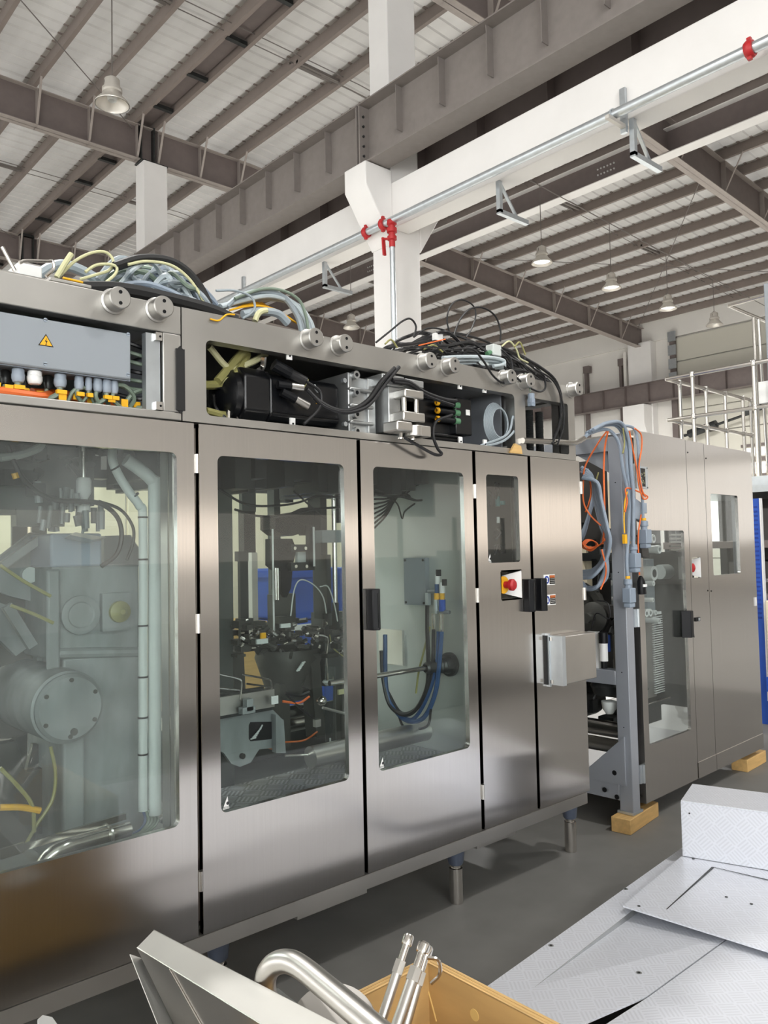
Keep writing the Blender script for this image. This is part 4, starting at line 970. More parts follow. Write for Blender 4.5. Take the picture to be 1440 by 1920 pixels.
# light bits on the ground behind, seen through the back
# ---- second window: sealing head, columns, shafts
def pbox(q, x0, y0, x1, y1, Y, dep):
    a, b = ay(x0, y0, Y), ay(x1, y1, Y); q.box((a.x, Y, a.z), (b.x, Y+dep, b.z))
def prow(nm, mt, items, **k):
    q = MB()
    for (x0, y0, x1, y1, Y, dep) in items: pbox(q, x0, y0, x1, y1, Y, dep)
    return q.build(nm, mt, m1, **k)
prow('inner_post', 'inner', [(405, 850, 440, 1500, 2.9, .06)]); prow('inner_post', 'gun', [(457, 958, 482, 1220, 3.3, .05)])
prow('inner_post', 'inner', [(453, 850, 480, 960, 3.5, .03)]); prow('light_curtain', 'satin', [(472, 1036, 485, 1215, 2.95, .03)])
prow('sensor_post', 'gun', [(450, 1036, 466, 1210, 2.93, .02), (447, 1034, 466, 1052, 2.92, .03)])
prow('support_column', 'inner', [(513, 880, 529, 1200, 3.3, .06)])
prow('hanging_block', 'gun', [(535, 912, 550, 942, 3.2, .05), (555, 905, 562, 930, 3.2, .04), (572, 915, 580, 930, 3.2, .04), (590, 905, 606, 960, 3.1, .06)])
hd = part('sealing_head', 'black', lambda q: q.prism([ay(x, y, 2.95) for x, y in ((516, 965), (545, 963), (575, 958), (592, 950), (606, 955), (606, 1000), (590, 1003), (582, 990), (575, 985), (570, 998), (548, 1005), (530, 1003), (516, 992))], (0, .12, 0)))
part('nozzle', 'black', lambda q: q.prism([ay(x, y, 2.93) for x, y in ((514, 1010), (548, 1010), (556, 1030), (549, 1060), (546, 1102), (538, 1120), (534, 1120), (526, 1104), (526, 1070), (514, 1060))], (0, .07, 0)), hd)
part('clamp_bar', 'gun', lambda q: (pbox(q, 546, 1021, 592, 1034, 2.9, .03), pbox(q, 546, 1055, 590, 1069, 2.9, .03), pbox(q, 580, 985, 590, 1062, 2.9, .03)), hd)
for (x, y) in ((551, 1028), (571, 1028), (553, 1062), (573, 1062)):
    c = ay(x, y, 2.9); part('bolt', 'tube', lambda q: q.cyl((c.x, 2.9, c.z), (c.x, 2.89, c.z), .008, 8), hd)
part('carton_sample', 'offwhite', lambda q: pbox(q, 558, 1035, 579, 1056, 2.93, .02), hd)
for (x, y0, y1, r) in ((511, 992, 1195, .004), (588, 988, 1062, .005)):
    part('guide_rod', 'white', lambda q: q.cyl(ay(x, y0, 2.88), Vector((ay(x, y0, 2.88).x, 2.88, ay(x, y1, 2.88).z)), r, 8))
for (x, y0, y1, r) in ((625, 905, 1130, .011), (517, 1065, 1125, .006), (521, 1065, 1125, .004)):
    part('chrome_shaft', 'tube', lambda q: q.cyl(ay(x, y0, 2.85), Vector((ay(x, y0, 2.85).x, 2.85, ay(x, y1, 2.85).z)), r, 12))
prow('shaft_bearing', 'cast', [(604, 994, 641, 1017, 2.82, .06)]); prow('drive_cylinder', 'gun', [(600, 905, 616, 1160, 2.9, .06), (612, 1040, 622, 1150, 2.86, .04), (630, 1130, 636, 1180, 2.8, .03), (634, 910, 646, 980, 2.85, .05)])
prow('drive_cylinder', 'cast_dark', [(513, 1115, 555, 1175, 2.95, .05)])
prow('right_casting', 'inner', [(608, 1150, 655, 1280, 2.9, .1), (600, 1020, 611, 1150, 3.0, .06)])
for pts, r, mt in (([(400, 910), (460, 945), (520, 948), (560, 942), (600, 930), (650, 935)], .005, 'rubber'), ([(440, 955), (480, 967), (540, 968), (590, 955), (650, 950)], .005, 'rubber'), ([(550, 920), (600, 965), (612, 972)], .004, 'rubber'), ([(545, 1155), (552, 1105), (565, 1087), (590, 1098), (606, 1120), (612, 1150)], .003, 'offwhite'), ([(600, 1100), (615, 1100), (626, 1130), (633, 1165)], .003, 'offwhite'),
                   ([(585, 1190), (608, 1192), (615, 1200), (612, 1230), (614, 1265)], .004, 'tube'), ([(618, 1190), (625, 1215), (650, 1235)], .003, 'olive'), ([(415, 1388), (450, 1398), (490, 1398), (515, 1405)], .006, 'sign_brown'), ([(530, 1392), (570, 1388), (595, 1372)], .004, 'sign_brown'), ([(535, 1300), (560, 1305), (580, 1298)], .008, 'blkcable'), ([(530, 1315), (560, 1318), (580, 1306)], .005, 'orange'), ([(535, 1300), (560, 1325), (585, 1345)], .005, 'blkcable')):
    q = MB(); q.tube(smooth([ay(x, y, 2.78) for x, y in pts], 6), r, 6); q.build('hose', mt, m1)
random.seed(11)
q = MB()
for k in range(150):
    x = random.uniform(432, 650); y = random.gauss(1198, 16); p = ay(x, y, 2.72+.4*random.random())
    if random.random() < .55: q.box(p, p+Vector((random.uniform(.01, .06), .05, random.uniform(.008, .03))))
    else: q.cyl(p, p+Vector((random.uniform(-.05, .05), random.uniform(-.05, .05), random.uniform(-.02, .03))), random.uniform(.004, .014), 7)
q.build('chain_fittings', 'cast_dark', m1, kind='stuff')
q = MB()
for k in range(40):
    x = random.uniform(440, 640); y = random.gauss(1195, 14); p = ay(x, y, 2.70+.1*random.random())
    q.cyl(p, p+Vector((random.uniform(-.02, .02), 0, random.uniform(-.01, .015))), random.uniform(.003, .008), 7)
q.build('chain_pins', 'tube', m1, kind='stuff')
prow('clip_plate', 'offwhite', [(482, 1199, 503, 1206, 2.68, .01), (527, 1170, 545, 1176, 2.68, .01)]); prow('yellow_clip', 'yellow', [(490, 1187, 499, 1199, 2.69, .01)])
part('dome_casting', 'cast_dark', lambda q: q.lathe(ay(540, 1215, 3.0), (0, 0, -1), [(0, .14), (.04, .15), (.10, .13), (.16, .11), (.22, .10), (.24, .0)], 22))
part('dome_leg', 'cast_dark', lambda q: (q.beam(ay(590, 1225, 2.9), ay(570, 1290, 2.9), .05, .05), q.beam(ay(580, 1225, 2.9), ay(592, 1380, 2.9), .08, .05), q.beam(ay(525, 1280, 2.95), ay(528, 1400, 2.95), .07, .05), q.beam(ay(440, 1220, 2.95), ay(445, 1320, 2.95), .06, .05), q.beam(ay(640, 1240, 2.95), ay(640, 1450, 2.95), .06, .05)))
part('coil_spring', 'offwhite', lambda q: [q.cyl(ay(556+2*k, 1258-3*k, 2.82), ay(562+2*k, 1256-3*k, 2.82), .004, 6) for k in range(6)])
part('wire_handle', 'tube', lambda q: [q.tube(smooth([ay(*p, 2.66+.04*k) for p in pts], 4), .004, 6) for k, pts in enumerate(([(412, 1264), (445, 1272), (453, 1280), (450, 1312)], [(412, 1290), (452, 1294)], [(455, 1265), (495, 1272), (508, 1278), (510, 1312)], [(462, 1282), (508, 1288)]))])
prow('conveyor_rail', 'satin', [(405, 1309, 515, 1325, 2.70, .04)]); prow('conveyor_rail', 'gun', [(405, 1326, 512, 1331, 2.71, .04), (405, 1302, 495, 1305, 2.72, .02)])
prow('rail_clamp', 'cast', [(463, 1312, 475, 1332, 2.66, .03), (455, 1328, 479, 1336, 2.66, .03)]); prow('paper_tag', 'white', [(509, 1306, 522, 1319, 2.67, .003)])
q = MB(); poly = [(405, 1331), (512, 1331), (526, 1345), (530, 1362), (531, 1396), (516, 1402), (486, 1405), (470, 1430), (450, 1438), (434, 1432), (420, 1412), (405, 1404)]
q.prism([ay(x, y, 2.74) for x, y in poly], (0, .02, 0)); cp = q.build('conveyor_plate', 'cast', m1)
part('plate_opening', 'black', lambda q: q.prism([ay(x, y, 2.738) for x, y in ((470, 1354), (510, 1353), (514, 1358), (513, 1382), (508, 1386), (470, 1390), (467, 1385), (467, 1360))], (0, .003, 0)), cp)
part('spring', 'offwhite', lambda q: [q.cyl(ay(470+3*k, 1386-3*k, 2.732), ay(480+2*k, 1383-4*k, 2.732), .003, 6) for k in range(7)], cp)
for (x, y) in ((453, 1417), (516, 1347), (523, 1368), (524, 1393)):
    c = ay(x, y, 2.74); part('bolt', 'gun', lambda q: q.cyl((c.x, 2.74, c.z), (c.x, 2.728, c.z), .011, 10), cp)
part('plate_edge', 'cast', lambda q: q.prism([ay(x, y, 2.70) for x, y in ((517, 1340), (532, 1350), (536, 1412), (518, 1412))], (0, .03, 0)), cp)
part('cross_pipe', 'tube', lambda q: (q.cyl(ay(530, 1338, 3.0), ay(600, 1326, 3.0), .03, 14), q.cyl(ay(530, 1358, 3.05), ay(600, 1345, 3.05), .04, 14)))
c = ay(617, 1279, 2.75); reg = part('regulator_cup', 'offwhite', lambda q: q.lathe((c.x, 2.75, c.z+.008), (0, 0, -1), [(0, .0), (0, .026), (.006, .030), (.012, .024), (.02, .016), (.022, 0)], 18))
part('regulator_knob', 'tube', lambda q: (q.cyl(ay(614, 1262, 2.75), ay(614, 1276, 2.75), .006, 8), q.cyl(ay(624, 1268, 2.75), ay(624, 1280, 2.75), .005, 8)), reg)
c = ay(603, 1314, 2.72); part('ball_joint', 'tube', lambda q: q.lathe((c.x, 2.72, c.z-.022), (0, 0, 1), [(0, .002), (.006, .015), (.014, .021), (.022, .023), (.030, .021), (.038, .015), (.044, .002)], 18))
part('link_rod', 'satin', lambda q: (q.cyl(ay(605, 1327, 2.74), ay(655, 1340, 2.74), .006, 8), q.cyl(ay(535, 1417, 2.74), ay(610, 1414, 2.74), .005, 8)))
c = ay(620, 1370, 2.76); part('flow_tube', 'glass_clear', lambda q: q.cyl((c.x, 2.76, ay(0, 1325, 2.76).z-.02), (c.x, 2.76, c.z-.09), .024, 16))
part('flow_indicator', 'white', lambda q: q.cyl(ay(619, 1384, 2.755), ay(619, 1411, 2.755), .004, 8)); part('tube_foot', 'gun', lambda q: q.cyl(ay(620, 1412, 2.76), ay(620, 1424, 2.76), .022, 12))
prow('solenoid', 'satin', [(592, 1350, 602, 1362, 2.74, .02)])
# ---- cabinet behind the small window: terminal strips
q = MB(); q.box((2.98, 2.62, 1.30), (3.36, 2.63, 1.95)); cabp = q.build('mounting_plate', 'satin', m1)
random.seed(21); q = MB()
for k in range(60):
    zz = 1.30+.0105*k; q.box((2.86+.01*random.random(), 2.52, zz), (2.895, 2.60, zz+.008)); 
q.box((2.84, 2.56, 1.3), (2.90, 2.62, 1.95)); q.build('terminal_strip', 'black', m1, kind='stuff')
for (x, y, r, l, mt) in ((933, 940, .012, .05, 'teal'), (942, 943, .014, .02, 'teal'), (934, 975, .009, .03, 'white'), (934, 1000, .02, .03, 'black'), (938, 1030, .028, .04, 'black'), (932, 912, .012, .03, 'gun')):
    p = ay(x, y, 2.56); part('cabinet_fitting', mt, lambda q: q.cyl(p+Vector((0, 0, l/2)), p-Vector((0, 0, l/2)), r, 12))
for pts in ([(915, 920), (922, 930), (918, 950)], [(928, 905), (934, 915), (930, 935)], [(930, 1012), (938, 1000), (934, 990)], [(928, 1040), (933, 1022), (940, 1035)]):
    q = MB(); q.tube(smooth([ay(x, y, 2.52) for x, y in pts], 5), .006, 6); q.build('cable', 'blkcable', m1)
part('cabinet_edge', 'tube', lambda q: (pbox(q, 958, 890, 962, 1060, 2.42, .004), pbox(q, 964, 890, 974, 1060, 2.43, .02)))

# dark disc and plates added to darken the gaps behind the gearbox drum
part('drive_wheel', 'cast_dark', lambda q: q.lathe((gc.x-.06, 3.30, gc.z+.02), (0, 1, 0), [(0, .10), (0, .185), (.03, .19), (.06, .185), (.06, .10)], 36))
part('side_frame', 'cast_dark', lambda q: q.prism([ay(x, y, 3.28) for x, y in ((0, 1180), (60, 1215), (118, 1180), (118, 1060), (60, 1040), (0, 1100))], (0, .03, 0)))
part('side_frame', 'gun', lambda q: q.prism([ay(x, y, 3.26) for x, y in ((62, 1395), (118, 1400), (118, 1440), (95, 1430), (70, 1470), (48, 1455))], (0, .03, 0)))
part('lower_plate', 'cast_dark', lambda q: q.prism([ay(x, y, 3.3) for x, y in ((0, 1450), (118, 1445), (118, 1580), (0, 1600))], (0, .03, 0)))
# ================================================================== machine 2: second cabinet on timber blocks, turned a little
T2 = Matrix.Translation((3.93, 2.42, 0)) @ Matrix.Rotation(radians(2.52), 4, 'Z'); T2i = T2.inverted()
def lray(px, py, ax, val):
    d = cf + cr*((px-720)/CAM_F) - cu*((py-960)/CAM_F)
    o = T2i @ EYE; dl = T2i.to_3x3() @ d
    return o + dl*((val-o[ax])/dl[ax])
def L2y(px, py, y): return lray(px, py, 1, y)          # local coordinates
def W2y(px, py, y): return T2 @ L2y(px, py, y)
def W2x(px, py, x): return T2 @ lray(px, py, 0, x)
m2 = thing('packaging_machine', 'second stainless cabinet machine standing on timber blocks, right of the first', 'machine', tuple(T2 @ Vector((0, 0, .09))))
def p2(nm, mt, f, parent=m2, bev=0, **k):
    q = MB(T2); f(q); o = q.build(nm, mt, parent, **k)
    return bevel(o, bev) if bev else o
L_ = 1.80
p2('corner_post', 'postgrey', lambda q: q.box((0, 0, .09), (.08, .08, 2.175)), bev=.004)
for z in (1.90, 1.40, .85, .55): p2('post_hole', 'black', lambda q: q.cyl((-.001, .04, z), (.002, .04, z), .0035, 8))
p2('corner_post', 'postgrey', lambda q: q.box((0, 1.5, .09), (.08, 1.58, 2.17))); p2('corner_post', 'postgrey', lambda q: q.box((L_-.1, .04, .09), (L_-.02, .1, 2.16))); p2('corner_post', 'postgrey', lambda q: q.box((L_-.1, 1.5, .09), (L_-.02, 1.58, 2.16)))
p2('post_foot', 'galv', lambda q: q.box((-.01, -.005, .082), (.10, .09, .095)))
dA = p2('cabinet_door', 'brushed', lambda q: q.ring((.128, .772, .118, 2.20), (.185, .706, .425, 1.632), .018, -.012, .008, 6))
p2('window_pane', 'glass_clear', lambda q: q.box((.17, -.002, .41), (.72, .002, 1.645)), dA)
p2('door_rim', 'tube', lambda q: q.box((.122, -.014, .118), (.128, .03, 2.20)), dA)
dB = p2('cabinet_door', 'brushed', lambda q: q.ring((.776, 1.030, .118, 2.196), (.80, .925, 1.335, 1.466), .004, -.012, .008, 4))
dC = p2('cabinet_door', 'brushed', lambda q: q.ring((1.034, L_, .118, 2.192), (1.105, 1.535, 1.343, 1.873), .016, -.012, .008, 6))
p2('window_pane', 'glass', lambda q: q.box((1.09, -.002, 1.33), (1.55, .002, 1.885)), dC)
for (d, x0, x1) in ((dB, .776, 1.03), (dC, 1.034, L_)):
    p2('kick_strip', 'brushed', lambda q: q.box((x0, -.016, .118), (x1, -.011, .215)), d)
for (d, x, z) in ((dB, .80, 2.12), (dC, 1.01+.05, 2.10), (dC, 1.06, 1.245), (dB, 1.01, 1.25), (dC, L_-.03, .17)):
    p2('screw_hole', 'gun', lambda q: q.cyl((x, -.0125, z), (x, -.0145, z), .005, 8), d)
p2('stop_recess', 'satin', lambda q: (q.box((.80, .07, 1.335), (.925, .075, 1.466)), q.box((.795, -.01, 1.33), (.80, .075, 1.47)), q.box((.80, -.01, 1.33), (.925, .07, 1.335)), q.box((.80, -.01, 1.466), (.925, .07, 1.47))), dB)
p2('recess_cheek', 'white', lambda q: q.prism([(.925, -.011, 1.336), (.925, -.011, 1.465), (.90, .07, 1.44), (.90, .07, 1.36)], (.003, .003, 0)), dB)
p2('stop_button', 'red', lambda q: q.lathe((.852, .045, 1.40), (0, -1, 0), [(0, .016), (.015, .018), (.025, .028), (.04, .028), (.048, .015), (.05, 0)], 18), dB)
a, b = L2y(1282, 1146, -.03), L2y(1300, 1193, -.03)
p2('handle', 'black', lambda q: (q.prism([(a.x, -.012, b.z), (a.x+.03, -.06, b.z), (a.x+.075, -.055, b.z), (a.x+.08, -.012, b.z)], (0, 0, a.z-b.z))), dA, bev=.003)
p2('handle_lever', 'gun', lambda q: q.prism([(a.x+.075, -.055, b.z-.002), (a.x+.105, -.012, b.z-.004), (a.x+.10, -.012, b.z), (a.x+.03, -.045, a.z), (a.x+.025, -.05, a.z)], (.006, 0, 0)), dA)
c = L2y(1307, 1161, -.012); p2('latch', 'black', lambda q: q.box((c.x-.03, -.02, c.z-.012), (c.x+.03, -.011, c.z+.012)), dB); p2('latch_tongue', 'galv', lambda q: q.box((c.x, -.024, c.z-.009), (c.x+.018, -.019, c.z+.009)), dB)
c = L2y(1418, 1128, -.02); p2('door_tag', 'white', lambda q: q.box((c.x-.015, -.018, c.z-.03), (c.x+.015, -.011, c.z+.03)), dC)
# nameplate with a dark worn panel of strokes
a, b = L2y(1192, 873, -.016), L2y(1215, 917, -.016)
npl = p2('nameplate', 'galv', lambda q: q.box((a.x, -.018, b.z), (b.x, -.013, a.z)), dA)
p2('nameplate_panel', 'sign_black', lambda q: q.box((a.x+.04, -.0195, b.z+.012), (a.x+.10, -.0175, a.z-.012)), npl)
random.seed(4); q = MB(T2)
for k in range(16):
    x = a.x+.045+.045*random.random(); z = b.z+.02+(a.z-b.z-.04)*random.random()
    q.beam((x, -.02, z), (x+random.uniform(-.012, .012), -.02, z+random.uniform(-.012, .012)), .003, .001, (0, 1, 0))
q.build('nameplate_strokes', 'cream', npl, kind='stuff')
for (x, z) in ((a.x+.008, a.z-.008), (b.x-.008, a.z-.008), (b.x-.008, b.z+.008)): p2('rivet', 'gun', lambda q: q.cyl((x, -.018, z), (x, -.020, z), .004, 8), npl)
# door hinges on the post
for (px, py) in ((1162, 884), (1183, 1160), (1193, 1455)):
    c = L2y(px, py, .0); p2('hinge', 'galv', lambda q: (q.box((.078, -.008, c.z-.05), (.125, .004, c.z+.05)), q.cyl((.108, -.012, c.z-.05), (.108, -.012, c.z+.05), .008, 8)), dA)
# end frame, facing left
p2('top_gusset', 'postgrey', lambda q: q.prism([(.02, .08, 2.165), (.02, .33, 2.135), (.02, .33, 2.10), (.02, .08, 1.955)], (.012, 0, 0)))
for (y, z) in ((.16, 2.10), (.265, 2.10)): p2('gusset_hole', 'black', lambda q: q.cyl((.0195, y, z), (.021, y, z), .013, 12))
p2('cross_beam', 'postgrey', lambda q: q.box((0, .08, .775), (.08, 1.5, .855)), bev=.004)
p2('cross_beam', 'postgrey', lambda q: q.box((0, .08, .145), (.08, 1.5, .235)), bev=.004)
p2('cross_beam', 'postgrey', lambda q: q.box((0, .08, 2.08), (.06, 1.5, 2.16)))
p2('bottom_gusset', 'postgrey', lambda q: q.prism([(-.012, .035, .50), (-.012, .035, .235), (-.012, .33, .235)], (.012, 0, 0)))
for (y, z) in ((.10, .295), (.165, .19), (.09, .165)): p2('gusset_hole', 'black', lambda q: q.cyl((-.0125, y, z), (-.0105, y, z), .014, 14))
p2('frame_pipe', 'tube', lambda q: q.cyl((.12, .1, .50), (.12, 1.5, .50), .045, 14)); p2('frame_pipe', 'satin', lambda q: q.cyl((.14, .1, .40), (.14, 1.5, .40), .04, 14))
p2('floor_sheet', 'plate_dark', lambda q: q.box((.05, .03, .14), (L_-.03, 1.55, .15)))
p2('rear_sheet', 'inner', lambda q: (q.box((.08, 1.54, .14), (L_, 1.55, .9)), q.box((.08, 1.54, 1.75), (L_, 1.55, 2.15))))
p2('rear_sheet', 'cream_wall', lambda q: q.box((.08, 1.50, 1.02), (.75, 1.54, 1.7)))
p2('roof_sheet', 'satin', lambda q: q.box((.0, .0, 2.16), (L_-.02, .22, 2.17)))
p2('inner_wall', 'cast_dark', lambda q: q.box((.98, .08, .5), (.99, 1.5, 1.5)))
p2('inner_sheet', 'satin', lambda q: q.box((.50, .45, .62), (.95, .46, 1.22)))
p2('inner_panel', 'plate_dark', lambda q: q.box((.36, .30, .86), (.365, 1.5, 2.08)))  # dark sheet added to darken the background of the cable loops
# beam-mounted air filter, drum and clutter seen through the end
p2('air_filter', 'white', lambda q: (q.box((.03, .20, .855), (.05, .27, 1.06)), q.cyl((.02, .16, .90), (.02, .16, 1.0), .024, 12)))
p2('filter_cap', 'black', lambda q: (q.cyl((.02, .16, 1.0), (.02, .16, 1.06), .027, 12), q.cyl((.02, .16, .86), (.02, .16, .90), .018, 10)))
p2('drum', 'cast_dark', lambda q: q.lathe((.25, .30, 1.13), (-1, 0, 0), [(0, .09), (.10, .09), (.11, .07), (.12, .03), (.18, .03), (.18, 0)], 20))
p2('wheel', 'cast_dark', lambda q: q.lathe((.25, .42, 1.17), (-1, 0, 0), [(0, .15), (.05, .15), (.05, .11), (.03, .10), (.03, 0)], 24))
p2('hanging_coil', 'gun', lambda q: q.lathe((.1, .20, .70), (0, 0, 1), [(0, .07), (.05, .09), (.075, .075)], 16)); p2('hanging_plug', 'offwhite', lambda q: q.lathe((.06, .16, .60), (0, 0, 1), [(0, .0), (.0, .02), (.03, .04), (.07, .045), (.075, 0)], 12))
random.seed(9); q = MB(T2)
for k in range(90):
    p = Vector((.10+.25*random.random(), .10+.7*random.random(), random.choice((.95+.7*random.random(), 1.3+.4*random.random(), .55+.2*random.random()))))
    if random.random() < .5: q.box(p, p+Vector((.06*random.random()+.02, .07*random.random()+.02, .06*random.random()+.02)))
    else: q.cyl(p, p+Vector((.1*random.random(), .1*random.random()-.05, .1*random.random())), .006+.016*random.random(), 7)
q.build('inner_fittings', 'gun', m2, kind='stuff')
# rollers and parts behind the tall window
def roller(px, py, ly, ln, r, mt='offwhite'):
    c = L2y(px, py, ly); p2('roller', mt, lambda q: q.lathe((c.x, c.y, c.z), (0, 1, 0), [(0, r*.5), (0, r), (ln*.08, r), (ln*.1, r*.92), (ln*.9, r*.92), (ln*.92, r), (ln, r), (ln, 0)], 16))
for (px, py, r) in ((1226, 1010, .022), (1237, 1030, .022), (1205, 1148, .02), (1213, 1150, .02), (1220, 1149, .02), (1230, 1149, .014), (1236, 1164, .016), (1226, 1094, .014), (1225, 1125, .012)): roller(px, py, .06, .30, r*1.15, 'white')
c = L2y(1258, 1071, .25); p2('print_roll', 'offwhite', lambda q: (q.cyl((c.x-.16, .25, c.z), (c.x+.05, .22, c.z), .048, 20),))
p2('print_roll_core', 'gun', lambda q: q.cyl((c.x+.05, .22, c.z), (c.x+.053, .219, c.z), .028, 16))
c = L2y(1213, 1075, .2); p2('print_roll', 'white', lambda q: q.lathe((c.x, .15, c.z), (0, 1, 0), [(0, .018), (0, .045), (.2, .045), (.2, 0)], 18)); p2('print_roll_core', 'gun', lambda q: q.cyl((c.x, .149, c.z), (c.x, .151, c.z), .026, 16))
for k in range(6):
    py = 1003+7*k; c = L2y(1266, py, .3); p2('slide_bar', 'satin', lambda q: q.cyl((c.x-.08, .3, c.z), (c.x+.09, .27, c.z), .007, 8))
p2('side_box', 'jbox', lambda q: q.box((.62, .2, 1.0), (.72, .6, 1.46))); p2('carton', 'cream_wall', lambda q: (q.box((.40, .5, 1.10), (.56, .9, 1.30)), q.box((.26, .4, 1.25), (.32, .5, 1.55))))
p2('conveyor_guard', 'satin', lambda q: (q.box((.36, .16, .62), (.62, .18, 1.12)),)); p2('bin_rim', 'white', lambda q: q.box((.35, .14, 1.12), (.68, .30, 1.135)))
q = MB(T2)
for k in range(34): q.box((.58, .145, .64+.014*k), (.70, .155, .645+.014*k))
q.build('louvres', 'white', m2, kind='stuff')
p2('cross_rail', 'tube', lambda q: q.box((.17, .12, .60), (.72, .13, .606))); p2('cross_rail', 'gun', lambda q: (q.box((.17, .2, .45), (.75, .3, .55)), q.box((.17, .12, .575), (.72, .16, .597))))
p2('handwheel', 'tube', lambda q: q.lathe((.24, .1, .66), (0, -1, 0), [(0, .04), (.01, .045), (.03, .02), (.04, .02), (.04, 0)], 16)); p2('chain_link', 'gun', lambda q: q.beam((.22, .10, .55), (.27, .10, .44), .02, .02))
p2('blue_bottle', 'blue', lambda q: q.cyl((.26, .3, .92), (.26, .3, 1.06), .04, 12)); p2('lower_drum', 'gun', lambda q: q.cyl((.15, .5, .62), (.4, .5, .62), .12, 18))
p2('dark_assembly', 'plate_dark', lambda q: (q.box((.17, .14, 1.13), (.26, .3, 1.2)), q.box((.18, .2, 1.03), (.3, .4, 1.12)), q.box((.17, .3, .8), (.36, .5, 1.02))))
p2('louvre_panel', 'gun', lambda q: [q.box((.19, .13, .76+.02*k), (.30, .14, .77+.02*k)) for k in range(7)], kind='stuff')
# behind the upper right window: bright rear opening and dark fittings
p2('frame_upright', 'gun', lambda q: (q.box((1.36, .5, 1.2), (1.42, .56, 2.1)), q.box((1.46, .35, 1.55), (1.52, .4, 1.9)))); p2('control_unit', 'cast_dark', lambda q: (q.box((1.05, .3, 1.30), (1.50, .7, 1.40)), q.cyl((1.40, .3, 1.35), (1.40, .3, 1.52), .03, 10)))
p2('hanging_rod', 'tube', lambda q: (q.cyl((1.50, .2, 1.35), (1.50, .2, 1.8), .006, 8), q.cyl((1.44, .25, 1.6), (1.56, .25, 1.64), .005, 8)))
# timber blocks
def block(x0, x1, y0, y1, z1, lab, ang=0):
    T = Matrix.Translation(((x0+x1)/2, (y0+y1)/2, 0)) @ Matrix.Rotation(radians(ang), 4, 'Z')
    q = MB(T); q.box((-(x1-x0)/2, -(y1-y0)/2, 0), ((x1-x0)/2, (y1-y0)/2, z1)); return tag(bevel(q.build('timber_block', 'wood'), .004), lab, 'timber')
block(3.845, 4.235, 2.42, 2.53, .080, 'timber block under the near corner post of the second machine', 8)
block(5.45, 5.80, 2.49, 2.60, .082, 'timber block under the far right end of the second machine', 4)
q = MB(T2); q.box((.3, 1.45, 0), (.8, 1.56, .08)); tag(q.build('timber_block', 'wood'), 'timber block at the back of the second machine', 'timber')

# ================================================================== cables
def cable(nm, lab, pts, r, mt, group=None, cat='cable', n=8, seg=7, parent=None):
    q = MB(); q.tube(smooth(pts, seg), r, n); o = q.build(nm, mt, parent)
    if parent is None: tag(o, lab, cat, group)
    return o
# grey heap on the left of machine 1 (each cable a thing)
G1 = 'grey cables heaped on the machine top'
LG1 = 'grey cable in the heap on the left of the machine top'
def tops(lst, Y): return [ay(x, y, Y) for x, y in lst]
def ftop(x): return 504+.207*x
def heap(n, x0, x1, outline, Y0, Y1, radii, mats, names, group, where, seed):
    random.seed(seed)
    def oy(x):
        for (xa, ya), (xb, yb) in zip(outline, outline[1:]):
            if xa <= x <= xb: return ya+(yb-ya)*(x-xa)/(xb-xa)
        return ftop(x)
    for k in range(n):
        L = random.uniform(.25, .7)*(x1-x0); a = random.uniform(x0, x1-L); b = a+L; Y = random.uniform(Y0, Y1)
        top = random.random()**.7; r = random.choice(radii); i = random.randrange(len(mats))
        pts = []
        for f in (0, .18, .38, .6, .82, 1):
            x = a+(b-a)*f+random.uniform(-6, 6); lo = ftop(x)+8; hi = oy(min(max(x, x0), x1))
            e = (4*f*(1-f))**.55*top*random.uniform(.75, 1.05) if 0 < f < 1 else 0
            pts.append(ay(x, lo+(hi-lo)*min(e, 1), Y+random.uniform(-.05, .05)))
        for q_ in pts: q_.z = max(q_.z, 2.30+r)
        lab = ('thick ' if r > .0095 else 'thin ' if r < .0055 else '')+names[i]+where
        cable('cable', lab, pts, r, mats[i], group, n=6, seg=6)
heap(58, 150, 440, [(150, 528), (190, 505), (250, 487), (310, 485), (350, 499), (385, 522), (420, 550), (440, 572)], 2.44, 2.75, (.0065, .008, .0095, .011), ('greycable', 'palecable', 'bluegrey', 'greencable'), ('grey', 'pale grey', 'blue grey', 'green grey'), G1, ' cable in the heap on the left of the machine top', 12)
cable('cable', 'thick black hose arching over the heap of grey cables', tops([(215, 500), (262, 486), (310, 488), (345, 505), (372, 535), (392, 572)], 2.46), .016, 'rubber')
cable('cable', 'thin pale cable running along the arch of the thick black hose', tops([(240, 496), (275, 490), (320, 497), (352, 520), (375, 552), (388, 580)], 2.445), .005, 'cream')
cable('cable', 'black padded hose lying along the front edge of the machine top', [Vector((.93, 2.41, 2.372)), Vector((1.05, 2.405, 2.392)), Vector((1.2, 2.405, 2.394)), Vector((1.36, 2.41, 2.388)), Vector((1.47, 2.41, 2.366))], .022, 'rubber')
cable('hose_stub', 'short pale yellow hose stub standing up beside the cable heap', [ay(106, 520, 2.45), ay(120, 497, 2.45), ay(134, 476, 2.45)], .0085, 'cream', cat='hose')
cable('cable', 'cream cable with the highest loop left of the heap', tops([(112, 518), (140, 490), (172, 474), (198, 473), (212, 488), (205, 506), (180, 515), (150, 524)], 2.47), .0048, 'cream')
cable('cable', 'cream cable with the lower loop left of the heap', tops([(160, 510), (178, 498), (200, 495), (218, 500), (216, 514), (196, 532)], 2.45), .0048, 'cream')
cable('cable', 'yellow flat cable lying along the top edge', tops([(118, 521), (140, 526), (165, 532)], 2.40), .004, 'yellow')
cable('cable', 'fat grey conduit curving behind the pale hose stub', tops([(72, 516), (95, 502), (120, 497), (150, 506), (185, 525)], 2.62), .018, 'greycable')
